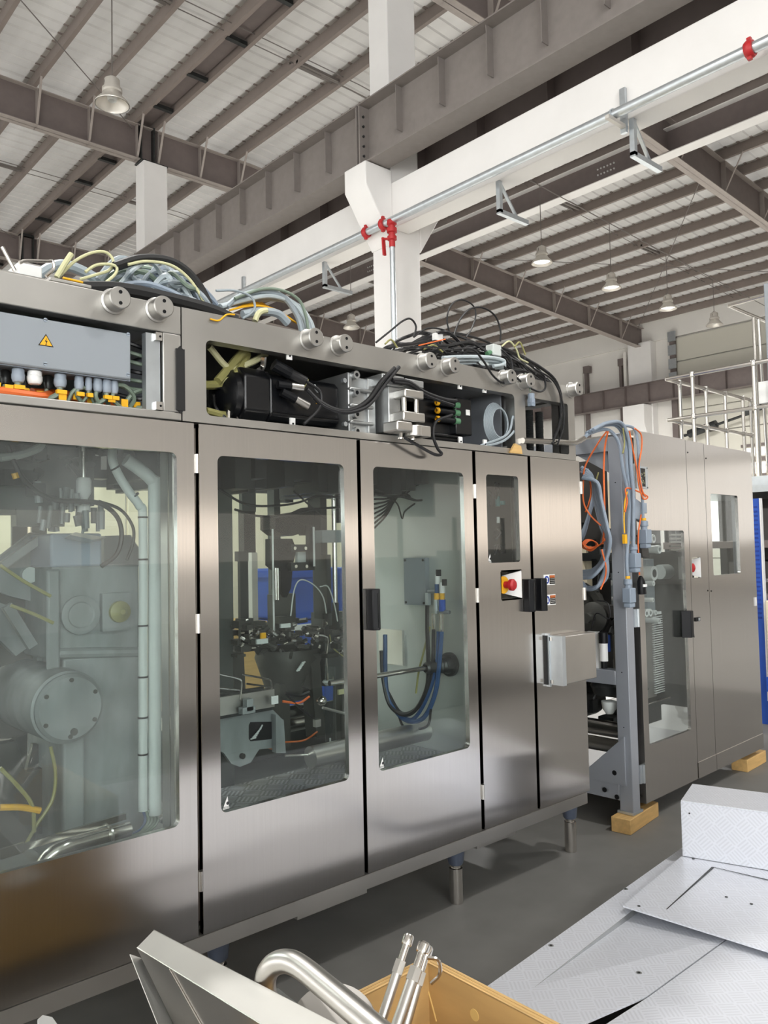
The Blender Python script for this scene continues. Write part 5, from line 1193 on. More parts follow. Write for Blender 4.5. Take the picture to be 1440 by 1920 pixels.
cable('cable', 'grey cable with a tall bend at the left of the heap', tops([(185, 526), (205, 500), (222, 487), (238, 488), (246, 502), (240, 520)], 2.52), .013, 'greycable')
# second arch of pale grey cables
G2 = 'pale grey cables arching at the middle of the machine top'; LG2 = 'pale grey cable in the middle arch on the machine top'
for k in range(9):
    dx = 5*k; dy = 2.2*k
    cable('cable', LG2, tops([(425-3*k+dx*.2, 575), (450+dx*.3, 556+dy*.6), (490+dx*.6, 546+dy*.8), (530+dx*.7, 556+dy), (556+dx*.6, 590+dy*.6), (566+dx*.55, 622)], 2.50+.03*(k % 5)), .009 if k % 2 else .011, 'palecable' if k % 3 else 'greycable', G2)
cable('cable', 'green grey cable with the highest arch above the pale cables', tops([(440, 560), (490, 542), (530, 545), (560, 562), (573, 590), (578, 618)], 2.48), .006, 'greencable')
cable('cable', 'thin grey cable looping left of the middle arch', tops([(405, 545), (440, 545), (470, 556), (478, 575), (470, 588), (455, 597)], 2.45), .0045, 'greycable')
cable('cable', 'fat grey conduit low in the middle arch', tops([(455, 590), (490, 584), (520, 588), (540, 606)], 2.47), .016, 'greycable')
for k in range(7):
    cable('cable', 'yellow wire among the pale cables in the middle of the top', tops([(430+4*k, 582-k), (460+3*k, 575-2*k), (490+5*k, 574+2*k), (520+6*k, 582+4*k), (548+3*k, 600+2*k)], 2.50+.015*k), .0035, 'yellow', 'yellow wires in the middle arch', n=6)
q = MB(); q.tube(smooth(tops([(478, 602), (483, 590), (490, 584), (500, 582)], 2.44), 5), .011, 8); tag(q.build('cable_wrap', 'cream'), 'cream tape wrap around the low conduit', 'tape')
cable('cable', 'short yellow wire end dangling over the top rail', tops([(394, 598), (410, 601), (425, 590), (440, 590)], 2.345), .003, 'yellow', n=6)
# black heap on the right
G3 = 'black cables heaped on the machine top'; LG3 = 'black cable in the heap on the right of the machine top'
heap(70, 705, 1045, [(705, 645), (740, 632), (790, 622), (850, 620), (905, 628), (950, 642), (1000, 668), (1045, 706)], 2.42, 2.85, (.004, .005, .0065, .008), ('blkcable',), ('black',), G3, ' cable in the heap on the right of the machine top', 31)
BL = [('black cable with the tallest oval loop above the right heap', [(846, 632), (838, 600), (846, 572), (865, 562), (886, 572), (892, 590), (885, 615), (874, 632)], .0038),
      ('black cable with the wide high loop right of the tallest one', [(850, 632), (862, 600), (880, 580), (905, 577), (928, 592), (938, 618), (938, 640)], .0045),
      ('black cable with the leftmost arch of the right heap', [(705, 642), (730, 622), (755, 602), (770, 598), (780, 612), (776, 632)], .0045),
      ('black cable with the low arch left of the tallest loop', [(776, 632), (800, 616), (830, 618), (850, 630)], .004)]
for lab, pts, r in BL: cable('cable', lab, tops(pts, 2.55), r, 'blkcable')
cable('cable', 'black cable looping down in front of the top rail', tops([(850, 655), (885, 655), (905, 675), (925, 705), (945, 718), (960, 705), (958, 675), (940, 655)], 2.33), .0048, 'blkcable')
cable('cable', 'black cable hanging from the heap over the right end of the top rail', tops([(960, 700), (985, 722), (1010, 734), (1022, 728), (1020, 710), (1005, 700)], 2.33), .005, 'blkcable')
cable('cable', 'thick black cable falling down the right end of machine one', tops([(985, 672), (1015, 690), (1040, 712), (1052, 745), (1050, 790), (1035, 832)], 2.33), .0075, 'blkcable')
cable('cable', 'thinner black cable falling beside the thick one at the right end', tops([(1000, 690), (1038, 715), (1056, 760), (1056, 800), (1045, 835)], 2.32), .0045, 'blkcable')
for k in range(3): cable('cable', 'pale grey cable lying along the front of the black heap', tops([(830, 671+7*k), (870, 669+6*k), (915, 670+6*k), (942, 675+5*k), (944, 683+4*k), (925, 687+3*k)], 2.42+.02*k), .009, 'palecable', 'pale cables on the black heap')
p = ay(930, 658, 2.45); t = thing('socket_box', 'pale grey plug box lying on top of the black cable heap', 'connector', tuple(p))
q = MB(); q.box(p+Vector((-.03, -.01, -.025)), p+Vector((.03, .04, .03))); bevel(q.build('housing', 'offwhite', t), .005)
q = MB(); q.cyl(p+Vector((-.03, .01, -.01)), p+Vector((-.055, .01, -.02)), .012, 10); q.build('cable_entry', 'green', t)
p = ay(905, 690, 2.44); t = thing('socket_box', 'pale grey plug box half sunk below the pale cables', 'connector', tuple(p))
q = MB(); q.box(p+Vector((-.03, -.01, -.04)), p+Vector((.035, .04, .03))); bevel(q.build('housing', 'offwhite', t), .005)
q = MB(); q.box(p+Vector((-.02, -.014, -.03)), p+Vector((.02, -.008, .01))); q.build('cover', 'jbox', t)
p = ay(822, 634, 2.5); q = MB(); q.box(p+Vector((-.02, 0, -.01)), p+Vector((.03, .02, .022))); tag(q.build('label_card', 'white'), 'small white card stuck in the black cable heap', 'tag')
for k, (a, b) in enumerate((((722, 645), (745, 652)), ((795, 655), (830, 660)), ((965, 650), (985, 665)))):
    cable('cable', ('yellow green wire at the left of the black heap', 'yellow green wire in the middle of the black heap', 'yellow green wire at the right of the black heap')[k], tops([a, ((a[0]+b[0])/2, a[1]-8), b], 2.42), .004, 'olive')
cable('cable', 'orange wire crossing the black heap', tops([(785, 648), (810, 642), (835, 636)], 2.45), .003, 'orange', n=6)
cable('cable', 'cream cable at the right of the black heap', tops([(940, 650), (955, 640), (968, 655), (975, 672), (990, 680)], 2.5), .0045, 'cream')
# chrome hooks and white box on the left of the top
q = MB(); q.tube(smooth([ay(x, y, 2.45) for x, y in ((36, 493), (50, 489), (88, 490), (98, 490), (101, 500), (97, 508), (86, 518))], 5), .005, 8); tag(q.build('wire_hook', 'tube'), 'bent chrome rod on the machine top beside a white box', 'rod')
q = MB(); q.tube([ay(4, 463, 2.45), ay(28, 508, 2.45)], .006, 8); tag(q.build('chrome_rod', 'tube'), 'straight chrome rod standing at the far left of the machine top', 'rod')
a, b = ay(33, 490, 2.6), ay(80, 530, 2.6); q = MB(); q.box((a.x, 2.6, 2.296), (b.x, 2.75, a.z)); tag(bevel(q.build('white_box', 'white'), .006), 'small white box on the far left of the machine top', 'box')

# ---- cables between the two machines
XL = 3.80
def hang(nm, lab, pts, r, mt, group=None, X=XL): return cable(nm, lab, [axx(x, y, X+.012*(k % 3)) for k, (x, y) in enumerate(pts)], r, mt, group)
over = [(1092, 822), (1110, 812), (1135, 806), (1150, 806)]
GA = 'grey cables looped between the machines'; LA = 'grey cable looped between the two machines left of the post'
for k in range(5):
    hang('cable', LA, [(1100-2*k, 880+4*k), (1112+2*k, 905), (1116+3*k, 940), (1126+3*k, 985), (1136+2*k, 1015), (1128+2*k, 1050), (1112, 1068+3*k), (1092, 1072+3*k)], .010, 'bluegrey', GA, XL-.02*k)
for k in range(3): hang('cable', LA, [(1090, 876+5*k), (1108, 890), (1114, 920+4*k), (1106, 960), (1096, 990+4*k), (1090, 1000+6*k)], .011, 'bluegrey', GA, XL+.03)
for k in range(3): hang('cable', LA, [(1134-3*k, 1030), (1139-2*k, 1060), (1136-4*k, 1085), (1118, 1100+k), (1100, 1101+2*k), (1092, 1092+2*k)], .010, 'bluegrey', GA, XL-.02*k)
GO = 'orange cables looped between the machines'
for k in range(4): hang('cable', 'thin orange cable coiled between the two machines', [(1092+k, 1018+2*k), (1100+k, 1012+k), (1112, 1014), (1118+k, 1022), (1108, 1030+k), (1094+k, 1028), (1092, 1020), (1106, 1026+k), (1124, 1022), (1134, 1010+k)], .0035, 'orange', GO, XL-.03-.008*k)
hang('cable', 'orange cable running from the post top down its left side', [(1140, 808), (1134, 840), (1132, 880), (1133, 930), (1134, 980), (1130, 1020)], .005, 'orange', None, XL-.05)
hang('cable', 'orange cable slanting from the post top to the left', [(1138, 808), (1122, 830), (1098, 872), (1094, 900), (1094, 940), (1106, 965), (1126, 985)], .0045, 'orange', None, XL-.06)
hang('cable', 'orange cable arching left behind the grey loops', [(1088, 884), (1104, 895), (1108, 925), (1104, 945), (1098, 960)], .005, 'orange', None, XL+.05)
hang('cable', 'orange cable in the lowest loop beside the post', [(1128, 1030), (1136, 1062), (1134, 1085), (1126, 1105)], .0045, 'orange', None, XL-.07)
hang('cable', 'yellow green wire between the grey loops and the post', [(1122, 886), (1118, 905), (1126, 930), (1128, 950)], .004, 'olive', None, XL-.04)
hang('cable', 'black cable low between the machines, left of the post', [(1120, 1125), (1140, 1132), (1142, 1160), (1118, 1150), (1108, 1180)], .004, 'blkcable', None, XL+.1)
# bundle over the top of machine 2 and down the front
def front(pts, y): return [W2y(a, b, y) for a, b in pts]
DR = [('grey cable nearest the post, ending in the lowest grey plug', [(1092, 822), (1112, 810), (1140, 806), (1160, 830), (1168, 880), (1180, 940), (1178, 1000), (1175, 1050), (1177, 1085)], .0095, (1177, 1085)),
      ('grey cable ending in the middle grey plug', [(1115, 806), (1135, 797), (1160, 800), (1173, 830), (1176, 880), (1184, 950), (1186, 1010), (1186, 1020)], .0095, (1187, 1020)),
      ('grey cable ending in the highest grey plug', [(1165, 797), (1188, 803), (1196, 830), (1198, 880), (1204, 930), (1206, 972)], .008, (1207, 976))]
for lab, pts, r, (px, py) in DR:
    w_ = [W2y(a, b, -.05 if b > 815 else -.03) for a, b in pts]
    for p in w_:
        pass
    t = thing('plug_cable', lab, 'cable', tuple(w_[-1]))
    q = MB(); q.tube(smooth(w_, 7), r, 8); q.build('cable', 'bluegrey', t)
    e = W2y(px, py, -.05)
    q = MB(); q.cyl(e+Vector((0, 0, .014)), e, .013, 10); q.build('strain_relief', 'yellow', t)
    q = MB(); q.lathe(e, (0, 0, -1), [(0, .012), (.004, .022), (.03, .024), (.034, .018), (.05, .018)], 14); q.build('plug_collar', 'bluegrey', t)
    q = MB(); q.box(e+Vector((-.028, -.03, -.13)), e+Vector((.030, .022, -.05))); q.box(e+Vector((-.024, -.026, -.155)), e+Vector((.026, .018, -.13))); bevel(q.build('plug_housing', 'bluegrey', t), .005)
for k in range(3): cable('cable', 'grey cable draped over the post top in the bundle', front([(1100+6*k, 812-3*k), (1130+4*k, 797-2*k), (1158+4*k, 800-3*k), (1172+4*k, 830), (1176+4*k, 880), (1182+3*k, 930), (1182+3*k, 985+20*k)], -.035-.02*k), .0095, 'bluegrey', 'grey cables over the post top')
cable('cable', 'yellow green wire in the bundle over the post top', front([(1168, 802), (1171, 830), (1168, 850)], -.07), .004, 'olive')
cable('cable', 'yellow wire with a small yellow plug beside the post', front([(1178, 915), (1172, 940), (1170, 970), (1171, 1000)], -.05), .004, 'yellow')
e = W2y(1171, 1002, -.05); q = MB(); q.box(e+Vector((-.01, -.008, -.05)), e+Vector((.012, .008, 0))); tag(q.build('yellow_plug', 'yellow'), 'small yellow plug hanging beside the post', 'plug')
cable('cable', 'orange cable hanging left of the nameplate', front([(1180, 808), (1186, 840), (1194, 880), (1198, 910), (1206, 935), (1213, 930), (1175, 915), (1176, 940), (1172, 960)], -.06), .0042, 'orange')
cable('cable', 'orange cable hanging across the nameplate', front([(1190, 803), (1202, 815), (1203, 840), (1198, 875), (1203, 915), (1210, 932)], -.065), .0042, 'orange')
cable('cable', 'long orange cable ending in a black plug before the tall window', front([(1202, 965), (1197, 1000), (1197, 1040), (1199, 1078)], -.05), .0042, 'orange')
e = W2y(1201, 1080, -.05); q = MB(); q.lathe(e, (.1, 0, -1), [(0, .008), (.01, .014), (.03, .022), (.10, .024), (.10, 0)], 10); q.use(1).box(e+Vector((-.015, -.026, -.06)), e+Vector((.02, -.02, -.045))); tag(q.build('black_plug', ['black', 'white']), 'black plug on the long orange cable', 'plug')
e = W2y(1198, 962, -.03); q = MB(); q.prism([e+Vector((-.05, .0, .09)), e+Vector((.06, .0, .05)), e+Vector((.06, .0, -.05)), e+Vector((-.05, .0, -.03))], (0, .03, 0)); q.box(e+Vector((.05, 0, .0)), e+Vector((.09, .02, .06))); tag(bevel(q.build('flat_plug', 'gland'), .004), 'ribbed grey flat plug hanging below the nameplate', 'plug')
e = W2y(1206, 1020, -.03); q = MB(); q.prism([e+Vector((-.04, 0, .05)), e+Vector((.05, 0, .03)), e+Vector((.06, 0, -.08)), e+Vector((-.01, 0, -.07))], (0, .02, 0)); tag(q.build('flat_plug', 'plate_dark'), 'dark ribbon plug hanging before the tall window', 'plug')

# ================================================================== right background
t = thing('handrail', 'stainless handrail of a platform behind the second machine', 'railing', (8.0, 4.34, 2.2))
RX, RY, RZ, MZ = 8.0, 4.34, 3.33, 2.885
def rail(nm, a, b, r=.021): q = MB(); q.cyl(a, b, r, 10); q.build(nm, 'tube', t)
rail('top_rail', (RX, RY, RZ), (RX, 2.0, RZ)); rail('top_rail', (RX, RY, RZ), (10.05, RY, RZ)); rail('mid_rail', (RX, RY, MZ), (RX, 2.0, MZ)); rail('mid_rail', (RX, RY, MZ), (10.05, RY, MZ))
for (x, y) in ((RX, 4.05), (RX, 3.41), (8.28, RY), (8.88, RY), (9.36, RY), (9.83, RY), (10.05, RY)):
    q = MB(); q.cyl((x, y, 2.2), (x, y, RZ), .020, 10); q.build('post', 'tube', t)
    for z in (RZ, MZ):
        q = MB(); q.lathe((x, y, z-.03), (0, 0, 1), [(0, .022), (.01, .027), (.05, .027), (.06, .022)], 10); q.build('rail_joint', 'satin', t)
q = MB(); q.box((7.95, 2.0, 2.1), (11.5, 4.4, 2.2)); q.build('platform', 'galv', t)
for (x, y) in ((8.0, 4.36), (11.4, 4.36), (8.0, 2.1), (11.4, 2.1)): q = MB(); q.box((x-.05, y-.05, 0), (x+.05, y+.05, 2.1)); q.build('leg', 'galv', t)
t = thing('handrail', 'higher stainless handrail at the top right corner of the platform', 'railing', (9.0, 3.9, 3.3))
a, b, c = ay(1366, 573, 4.3), ay(1440, 604, 4.3), ay(1440, 552, 4.3)
rail('top_rail', a, b); X0 = a.x
rail('top_rail', a, axx(1440, 553, X0)); p = ay(1413, 593, 4.3); rail('post', p, Vector((p.x, p.y, 2.2)))
p = ay(1422, 597, 4.3); rail('post', p, Vector((p.x+.1, p.y, 2.2)))
t = thing('cabinet', 'tall pale grey cabinet edge at the right border above the handrail', 'cabinet', (8.3, 2.75, 2.2))
a, b = axx(1431, 532, 8.3), axx(1431, 850, 8.3)
q = MB(); q.box((8.3, a.y-.7, 2.2), (8.9, a.y, a.z)); bevel(q.build('body', 'jbox', t), .01)
q = MB(); c = axx(1432, 735, 8.25); q.box((8.2, c.y-.15, c.z-.12), (8.3, c.y+.03, c.z+.1)); q.build('switch_box', 'white', t)
# shelving, blue upright and board at the right border
t = thing('shelving_rack', 'dark shelving rack with grey beams at the right border', 'rack', (8.5, 3.3, 0))
for y in (2.6, 4.15):
    for x in (7.6, 8.8):
        q = MB(); q.box((x-.04, y-.04, 0), (x+.04, y+.04, 2.05)); q.build('upright', 'gun', t)
for z in (.5, 1.0, 1.5, 2.02):
    q = MB(); q.box((7.55, 2.55, z), (8.85, 4.2, z+.07)); q.build('shelf', 'galv' if z > 1.9 else 'steel_dark', t)
for i, (z, w_) in enumerate(((1.07, .5), (.57, .6), (1.57, .4))):
    q = MB(); q.box((7.7, 2.9, z), (8.6, 3.1+w_, z+.3)); q.build('bin', 'plate_dark', t)
q = MB(); q.box((8.84, 2.55, .05), (8.87, 4.2, 2.05)); q.build('back_panel', 'plate_dark', t)  # dark sheet added to darken the rack interior
t = thing('blue_upright', 'blue perforated upright leaning behind the right end of the second machine', 'post', (7.0, 3.02, 0))
q = MB(); q.box((7.0, 2.985, 0), (7.04, 3.065, 1.93)); q.build('upright', 'blue', t)
q = MB(); q.box((6.995, 2.972, .2), (7.03, 2.985, 1.93)); q.build('edge_strip', 'white', t)
for k in range(26): q = MB(); q.box((6.997, 3.005, .9+.038*k), (7.0, 3.045, .9+.038*k+.014)); q.build('slot', 'sign_blue', t)
q = MB(); q.beam((7.3, 2.75, 1.9), (7.06, 3.0, .9), .05, .04); q.build('brace', 'blue', t)
q = MB(); q.beam((7.5, 3.0, 1.22), (7.05, 3.0, 1.22), .03, .03); q.build('rung', 'satin', t)
t = thing('board', 'tall beige board standing at the right border behind the machine', 'board', (6.9, 2.75, 0))
q = MB(); q.box((6.9, 2.6, .42), (6.95, 2.93, 1.06)); bevel(q.build('panel', 'cream_wall', t), .01)
q = MB(); q.box((6.88, 2.6, .3), (6.97, 2.94, .42)); q.build('base', 'blue', t)
q = MB(); q.box((6.90, 2.62, 0), (6.95, 2.68, .3)); q.box((6.90, 2.85, 0), (6.95, 2.92, .3)); q.build('foot_frame', 'gun', t, kind='stuff')

# low partition behind machine 1, seen only through its windows
t = thing('partition_screen', 'cream partition screen standing behind the first machine, seen through its windows', 'partition', (3, 7.2, 0))
for k in range(9):
    q = MB(); q.box((-1+1.4*k, 7.2, .05), (-1+1.4*k+1.38, 7.24, 2.6)); bevel(q.build('panel', 'cream_wall', t), .006)
q = MB(); q.box((-1, 7.16, 0), (11.6, 7.28, .06)); q.build('rail', 'steel_grey', t)
for k in range(4):  # hidden battens added to light the screen and the machine interior
    t = thing('light_batten', 'led batten on top of the cream screen, %s from the left' % ('first', 'second', 'third', 'fourth')[k], 'lamp', (.2+2.6*k, 7.1, 2.55))
    q = MB(); q.box((.2+2.6*k, 7.12, 2.5), (1.7+2.6*k, 7.2, 2.58)); q.build('housing', 'white', t)
    q = MB(); q.cyl((.22+2.6*k, 7.09, 2.52), (1.68+2.6*k, 7.09, 2.52), .025, 10); q.build('tube', 'led', t)
for i, z in enumerate((0, .47, .94)):
    t = thing('blue_crate', 'blue plastic crate behind the first machine, %s in its stack' % ('lowest', 'second', 'topmost')[i], 'crate', (4.4, 6.2, z))
    q = MB(); q.box((4.1, 5.9, z), (4.75, 6.5, z+.46)); bevel(q.build('crate_body', 'blue', t), .02)
    q = MB(); q.box((4.08, 5.88, z+.38), (4.77, 6.52, z+.43)); q.build('crate_rim', 'white' if i == 1 else 'blue', t)

q = MB(); q.box((3.35, 6.0, 0), (3.95, 6.5, .95)); tag(bevel(q.build('wooden_box', 'wood'), .01), 'pale wooden box behind the first machine, seen through the second window', 'box')
# ================================================================== foreground: tread plates
UVT = ((1, 0, 0), (0, 1, 0), True)
ZP = .15
def pz(x, y, z=ZP): return az(x, y, z)
e1, e2 = pz(915, 1850), pz(1280, 1590)
ud = (e2-e1).normalized(); vd = Vector((ud.y, -ud.x, 0))          # along the left edge, and to the right of it
TP = Matrix((( ud.x, vd.x, 0, e1.x), (ud.y, vd.y, 0, e1.y), (0, 0, 1, 0), (0, 0, 0, 1)))
def loc(x, y, z=ZP): return TP.inverted() @ pz(x, y, z)
pl = thing('tread_platform', 'low aluminium tread plate platform on the floor with a long bent slot', 'platform', (e1.x, e1.y, 0))
def tp(nm, f, parent=pl, mt='tread', bev=0, **k):
    q = MB(TP); f(q); o = q.build(nm, mt, parent, uv=(tuple(ud), tuple(vd), True), flat=True, **k); return bevel(o, bev, 1) if bev else o
sT, sB = loc(1178, 1708), loc(1003, 1850)
gA, gB, gC = loc(1360, 1763), loc(1215, 1868), loc(1110, 1918)
U0, U1 = -.52, 2.1
th = .006
# left strip
tp('edge_plate', lambda q: q.prism([(U0, 0, ZP), (U1, 0, ZP), (U1, sT.y, ZP), (sB.x, sB.y, ZP), (U0, sB.y+.02, ZP)], (0, 0, -th)))
tp('edge_skirt', lambda q: q.box((U0, -.004, .0), (U1, 0, ZP)))
# slot flank: the strip is folded down, the next plate dips away from it
tp('slot_flank', lambda q: q.prism([(sB.x, sB.y, ZP), (U1, sT.y, ZP), (U1, sT.y, ZP-.075), (sT.x, sT.y, ZP-.064)], (0, .001, 0)), mt='alu')
wB = .013
P_, Q_ = (sT.x, gA.y-.02, ZP), (U1, gA.y-.02, ZP); S_ = (sT.x, sT.y, ZP-.024); V_ = (U1, sT.y, ZP-.030)
def midplate(q):
    q.prism([(sB.x, sB.y, ZP), S_, P_], (0, 0, -th)); q.prism([S_, V_, Q_], (0, 0, -th)); q.prism([S_, Q_, P_], (0, 0, -th))
    q.prism([(U0, sB.y+.02, ZP), (sB.x, sB.y, ZP), P_, Q_, (U1, gA.y-.004, ZP), (gA.x, gA.y-.003, ZP), (gB.x, gB.y-.003, ZP), (gC.x, gC.y-.012, ZP), (U0, gC.y-.05, ZP)], (0, 0, -th))
tp('middle_plate', midplate)
tp('right_plate', lambda q: q.prism([(U0, gC.y+.08, ZP-.03), (gC.x, gC.y+.02, ZP-.01), (gB.x, gB.y+.003, ZP), (gA.x, gA.y+.003, ZP), (U1, gA.y+.004, ZP-.002), (U1, 1.9, ZP-.002), (U0, 1.9, ZP-.002)], (0, 0, -th)))
for (px, py) in ((1173, 1667), (1033, 1773), (1198, 1824)):
    c = loc(px, py); tp('countersunk_hole', lambda q: (q.cyl((c.x, c.y, ZP), (c.x, c.y, ZP+.0008), .010, 14)), mt='alu'); tp('hole_centre', lambda q: q.cyl((c.x, c.y, ZP+.0008), (c.x, c.y, ZP+.0014), .005, 10), mt='gun')
for (u, v) in ((-.45, .1), (.6, .1), (1.8, .1), (-.45, 1.7), (.6, 1.7), (1.8, 1.7), (.6, .9)): tp('support_foot', lambda q: q.box((u, v, 0), (u+.08, v+.08, ZP-.05)), mt='galv')
# loose plate lying on top
Z2 = ZP+.028
cL, cR, cF = loc(1168, 1698, Z2), loc(1440, 1783, Z2), loc(1283, 1600, Z2)
lp = thing('tread_plate', 'loose aluminium tread plate lying across the platform with an L-shaped saw cut', 'plate', tuple(TP @ Vector((cL.x, cL.y, Z2))))
dR = (cR-cL).normalized(); far = cR+dR*.5
k1, k2, k3 = loc(1250, 1705, Z2), loc(1337, 1626, Z2), loc(1440, 1650, Z2)
tp('plate', lambda q: q.prism([(cL.x, cL.y, Z2), (far.x, far.y, Z2), (2.1, far.y, Z2-.004), (2.1, cF.y+(cF.y-cL.y)*.2, Z2-.004), (cF.x, cF.y, Z2-.002)], (0, 0, -th)), lp)
def cut(q, a, b, w):
    d = (b-a).normalized(); n = Vector((-d.y, d.x, 0))*w; z = Vector((0, 0, .0012))
    q.prism([a-n*.3+z, b-n+z, b+n+z, a+n*.3+z], (0, 0, -.001))
tp('saw_cut', lambda q: cut(q, k1, k2, .005), lp, 'gun'); tp('saw_cut', lambda q: cut(q, k2, k2+(k3-k2)*1.5, .004), lp, 'gun')
for (px, py) in ((1198, 1699), (1300, 1610), (1362, 1682), (1409, 1695)):
    c = loc(px, py, Z2); tp('hole', lambda q: q.cyl((c.x, c.y, Z2), (c.x, c.y, Z2+.0012), .006, 10), lp, 'gun')
# folded step box
b0 = loc(1280, 1605, Z2); bR = loc(1440, 1632, Z2)
db = (bR-b0).normalized(); nb = Vector((-db.y, db.x, 0)); nb = nb if nb.x > 0 else -nb
H = .235; D = .285
st = thing('step_box', 'folded aluminium tread plate step box standing on the loose plate', 'step', tuple(TP @ b0))
base = Vector((b0.x, b0.y, Z2))
def sp(a, b, z): return tuple(base+db*a+nb*b+Vector((0, 0, z)))
Wd = 1.0
tp('front_plate', lambda q: q.prism([sp(0, 0, 0), sp(Wd, 0, 0), sp(Wd, 0, H), sp(0, 0, H)], tuple(nb*th)), st, bev=.002)
tp('top_plate', lambda q: q.prism([sp(0, 0, H), sp(Wd, 0, H), sp(Wd, D, H), sp(0, D, H)], (0, 0, th)), st, bev=.002)
tp('side_plate', lambda q: q.prism([sp(0, 0, 0), sp(0, D, 0), sp(0, D, H), sp(0, 0, H)], tuple(db*.004)), st)
tp('back_plate', lambda q: q.prism([sp(0, D, 0), sp(Wd, D, 0), sp(Wd, D, H), sp(0, D, H)], tuple(-nb*.004)), st)
tp('screw_hole', lambda q: q.cyl(sp(.035, -.001, H-.045), sp(.035, .002, H-.045), .004, 8), st, 'gun')

q = MB(); q.box((.5, -2.6, 0), (7.5, -.75, .012)); tag(bevel(q.build('rubber_mat', 'rubber'), .004), 'long black rubber floor mat behind the camera, out of the frame', 'mat')  # unseen mat added to put a dark band into the door reflections
# ================================================================== foreground: plywood crate and its contents
ZC = .55
cc = az(803, 1805, ZC)                       # inner far corner, top
CXr, CYf = cc.x+.0, cc.y
cr_ = thing('plywood_crate', 'open plywood crate holding steel rods and tubes', 'crate', (CXr-.35, CYf-.3, 0))
tw = .020
def cbox(nm, a, b, mt='ply'): q = MB(); q.box(a, b); return bevel(q.build(nm, mt, cr_), .002)
XA = CXr-.85; YA = CYf-.70
def panel(a, b, axis):
    """ply panel with its laminated top edge as separate strips"""
    q = MB(); q.box(a, (b[0], b[1], b[2]-.002)); o = q.build('crate_side', 'ply', cr_)
    n = 5
    for k in range(n):
        lo = list(a); hi = list(b); lo[axis] = a[axis]+(b[axis]-a[axis])*k/n; hi[axis] = a[axis]+(b[axis]-a[axis])*(k+1)/n
        lo[2] = b[2]-.003; hi[2] = b[2]+(.0015 if k % 2 else 0)
        s = MB(); s.box(lo, hi); s.build('ply_layer', 'plyedge' if k % 2 == 0 else 'ply', o)
    return o
panel((XA, CYf, .02), (CXr+.022, CYf+.024, ZC), 1)
sd = panel((CXr, YA, .02), (CXr+.024, CYf, ZC), 0)
panel((XA-.02, YA, .02), (XA, CYf+.02, ZC), 0)
panel((XA, YA-.02, .02), (CXr+.02, YA, ZC), 1)
cbox('crate_floor', (XA, YA, .02), (CXr, CYf, .04))
for x in (XA+.05, CXr-.12): cbox('skid', (x, YA, 0), (x+.08, CYf, .02), 'wood')
c = axx(890, 1903, CXr); q = MB(); q.cyl((CXr-.0015, c.y, c.z), (CXr, c.y, c.z), .013, 20); q.build('knot_plug', 'knot', sd)
q = MB(); q.tube(smooth([axx(795, 1832, CXr-.001), axx(806, 1870, CXr-.001), axx(818, 1915, CXr-.001)], 6), .002, 5); q.build('split_line', 'knot', sd)
# three rods with threaded heads
def rod(p, q_, r, lab):
    p, q_ = Vector(p), Vector(q_); d = (q_-p).normalized(); t = thing('steel_rod', lab, 'rod', tuple(p))
    L = (q_-p).length
    q = MB(); q.cyl(p, p+d*(L-.075), r, 16); q.build('shaft', 'satin', t)
    q = MB(); q.cyl(p+d*(L-.075), p+d*(L-.05), r*1.22, 6); q.build('hexagon', 'satin', t)
    q = MB(); q.lathe(p+d*(L-.05), d, [(0, r*.75), (.03, r*.75), (.03, r*1.08), (.034, r*1.15), (.046, r*1.15), (.05, r*.9), (.05, 0)], 16); q.build('head', 'tube', t)
    return t
DR_ = ray_dir = lambda px, py: cf + cr*((px-720)/CAM_F) - cu*((py-960)/CAM_F)
def atd(px, py, dist):                       # point on a sight line at a given depth
    return EYE + DR_(px, py)*dist
r1t = az(768, 1752, .76); dep = (r1t-EYE).dot(cf)
rod(atd(705, 1945, dep-.10), r1t, .0098, 'leftmost steel rod leaning in the crate corner')
r2t = az(797, 1767, .75); dep2 = (r2t-EYE).dot(cf)
rod(atd(735, 1950, dep2-.11), r2t, .0115, 'front steel rod of the pair leaning in the crate corner')
r3t = atd(803, 1773, dep2+.045); rod(atd(752, 1950, dep2-.05), r3t, .0108, 'rear steel rod of the pair, mostly hidden by the front one')
q = MB(); 
e = r2t-(r2t-atd(735, 1950, dep2-.11)).normalized()*.05
q.tube(smooth([e+Vector((.016, -.016, .02)), e+Vector((.032, -.03, .015)), e+Vector((.034, -.032, -.012)), e+Vector((.02, -.02, -.03))], 4), .004, 6); tag(q.build('hose_clip', 'tube'), 'bright wire clip on the head of the front rod', 'clip')
# bent tube
tp_ = [atd(507, 1905, 1.72), atd(500, 1868, 1.72), atd(497, 1845, 1.71), atd(502, 1822, 1.70), atd(518, 1806, 1.69), atd(542, 1803, 1.67), atd(568, 1816, 1.64), atd(610, 1850, 1.58), atd(660, 1892, 1.51), atd(735, 1955, 1.42)]
q = MB(); q.tube(smooth(tp_, 8), .0235, 18); tag(q.build('bent_tube', 'satin'), 'bent stainless tube sticking out of the crate', 'tube')
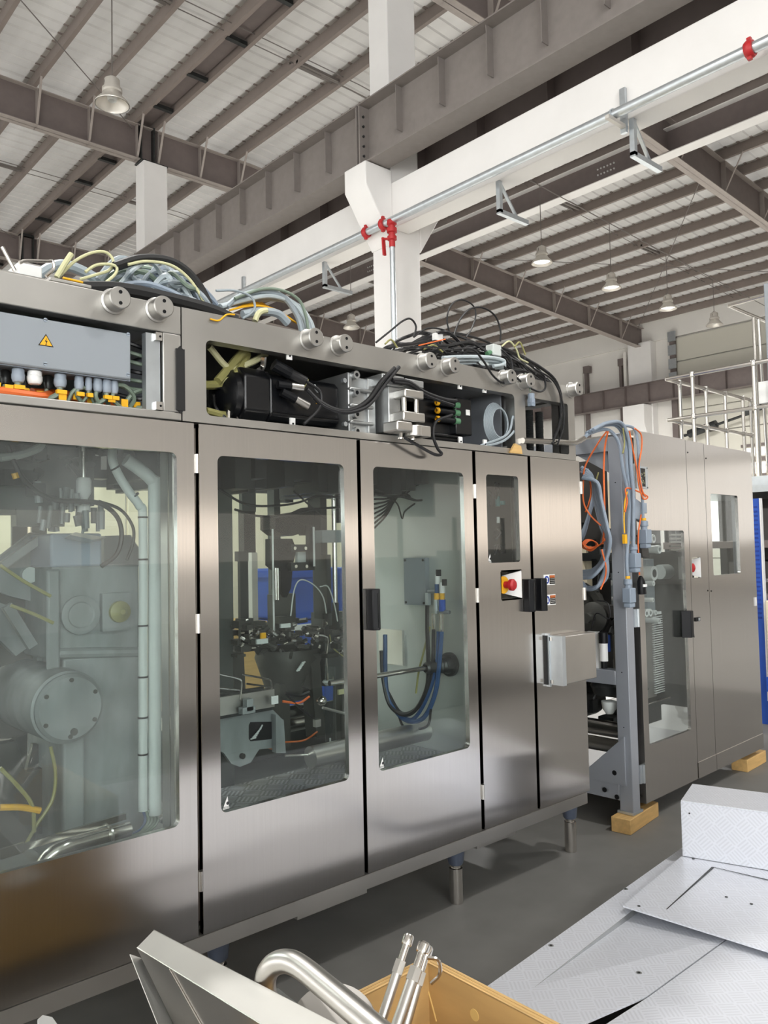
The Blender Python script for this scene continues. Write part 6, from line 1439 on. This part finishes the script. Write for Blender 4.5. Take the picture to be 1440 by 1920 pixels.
# long folded stainless channel, tapering towards its far end
ZA = .66
A1, A2 = atd(289, 1743, 2.02), atd(256, 1777, 1.97)
B1, B2 = atd(700, 1955, 1.42), atd(560, 1965, 1.38)
ch = thing('folded_channel', 'long folded stainless sheet leaning out of the crate towards the left', 'sheet', tuple(A1))
def quad(q, a, b, c, d, t=.002):
    n = (b-a).cross(d-a).normalized()*t; q.prism([a, b, c, d], n)
q = MB(); quad(q, A1, B1, B2, A2); bevel(q.build('top_flange', 'bright_sheet', ch), .001)
A3 = atd(267, 1797, 2.04); B3 = atd(345, 1960, 1.85)
q = MB(); quad(q, A2, B2, B3, A3); q.build('web', 'satin', ch)
A4 = atd(244, 1789, 2.0); B4 = atd(312, 1960, 1.80)
q = MB(); quad(q, A3, B3, B4, A4); q.build('lip', 'bright_sheet', ch)
q = MB(); a, b = A2+(B2-A2)*.30, A3+(B3-A3)*.95; 
q.tube([A2+(B2-A2)*.27+Vector((-.002, -.002, 0)), A3.lerp(B3, 1.0).lerp(B2, .32)+Vector((-.002, -.002, 0))], .002, 5); q.build('fold_line', 'tube', ch)
q = MB(); quad(q, A1, A1+Vector((0, 0, -.05)), B1+Vector((0, 0, -.16)), B1); q.build('back_web', 'satin', ch)
# pale disc and flat pieces in the crate, white end at the lower left
c = atd(625, 1925, 1.60); q = MB(); q.lathe(c, (-.25, -.35, .9), [(0, 0), (0, .085), (.006, .088), (.012, .085), (.012, 0)], 32); tag(q.build('pale_disc', 'disc'), 'pale round disc lying in the crate below the bent tube', 'disc')
c = [atd(*p) for p in ((478, 1850, 1.92), (522, 1853, 1.93), (578, 1898, 1.80), (560, 1930, 1.72), (500, 1930, 1.75))]
q = MB(); q.prism(c, (0, 0, -.004)); tag(q.build('flat_offcut', 'alu'), 'flat grey metal offcut behind the bent tube', 'offcut')
c = [atd(*p) for p in ((70, 1912, 1.9), (80, 1903, 1.92), (98, 1907, 1.9), (118, 1935, 1.8), (85, 1940, 1.8))]
q = MB(); q.prism(c, (0, 0, -.02)); tag(q.build('white_profile', 'white'), 'white profile end poking in at the lower left corner', 'profile')
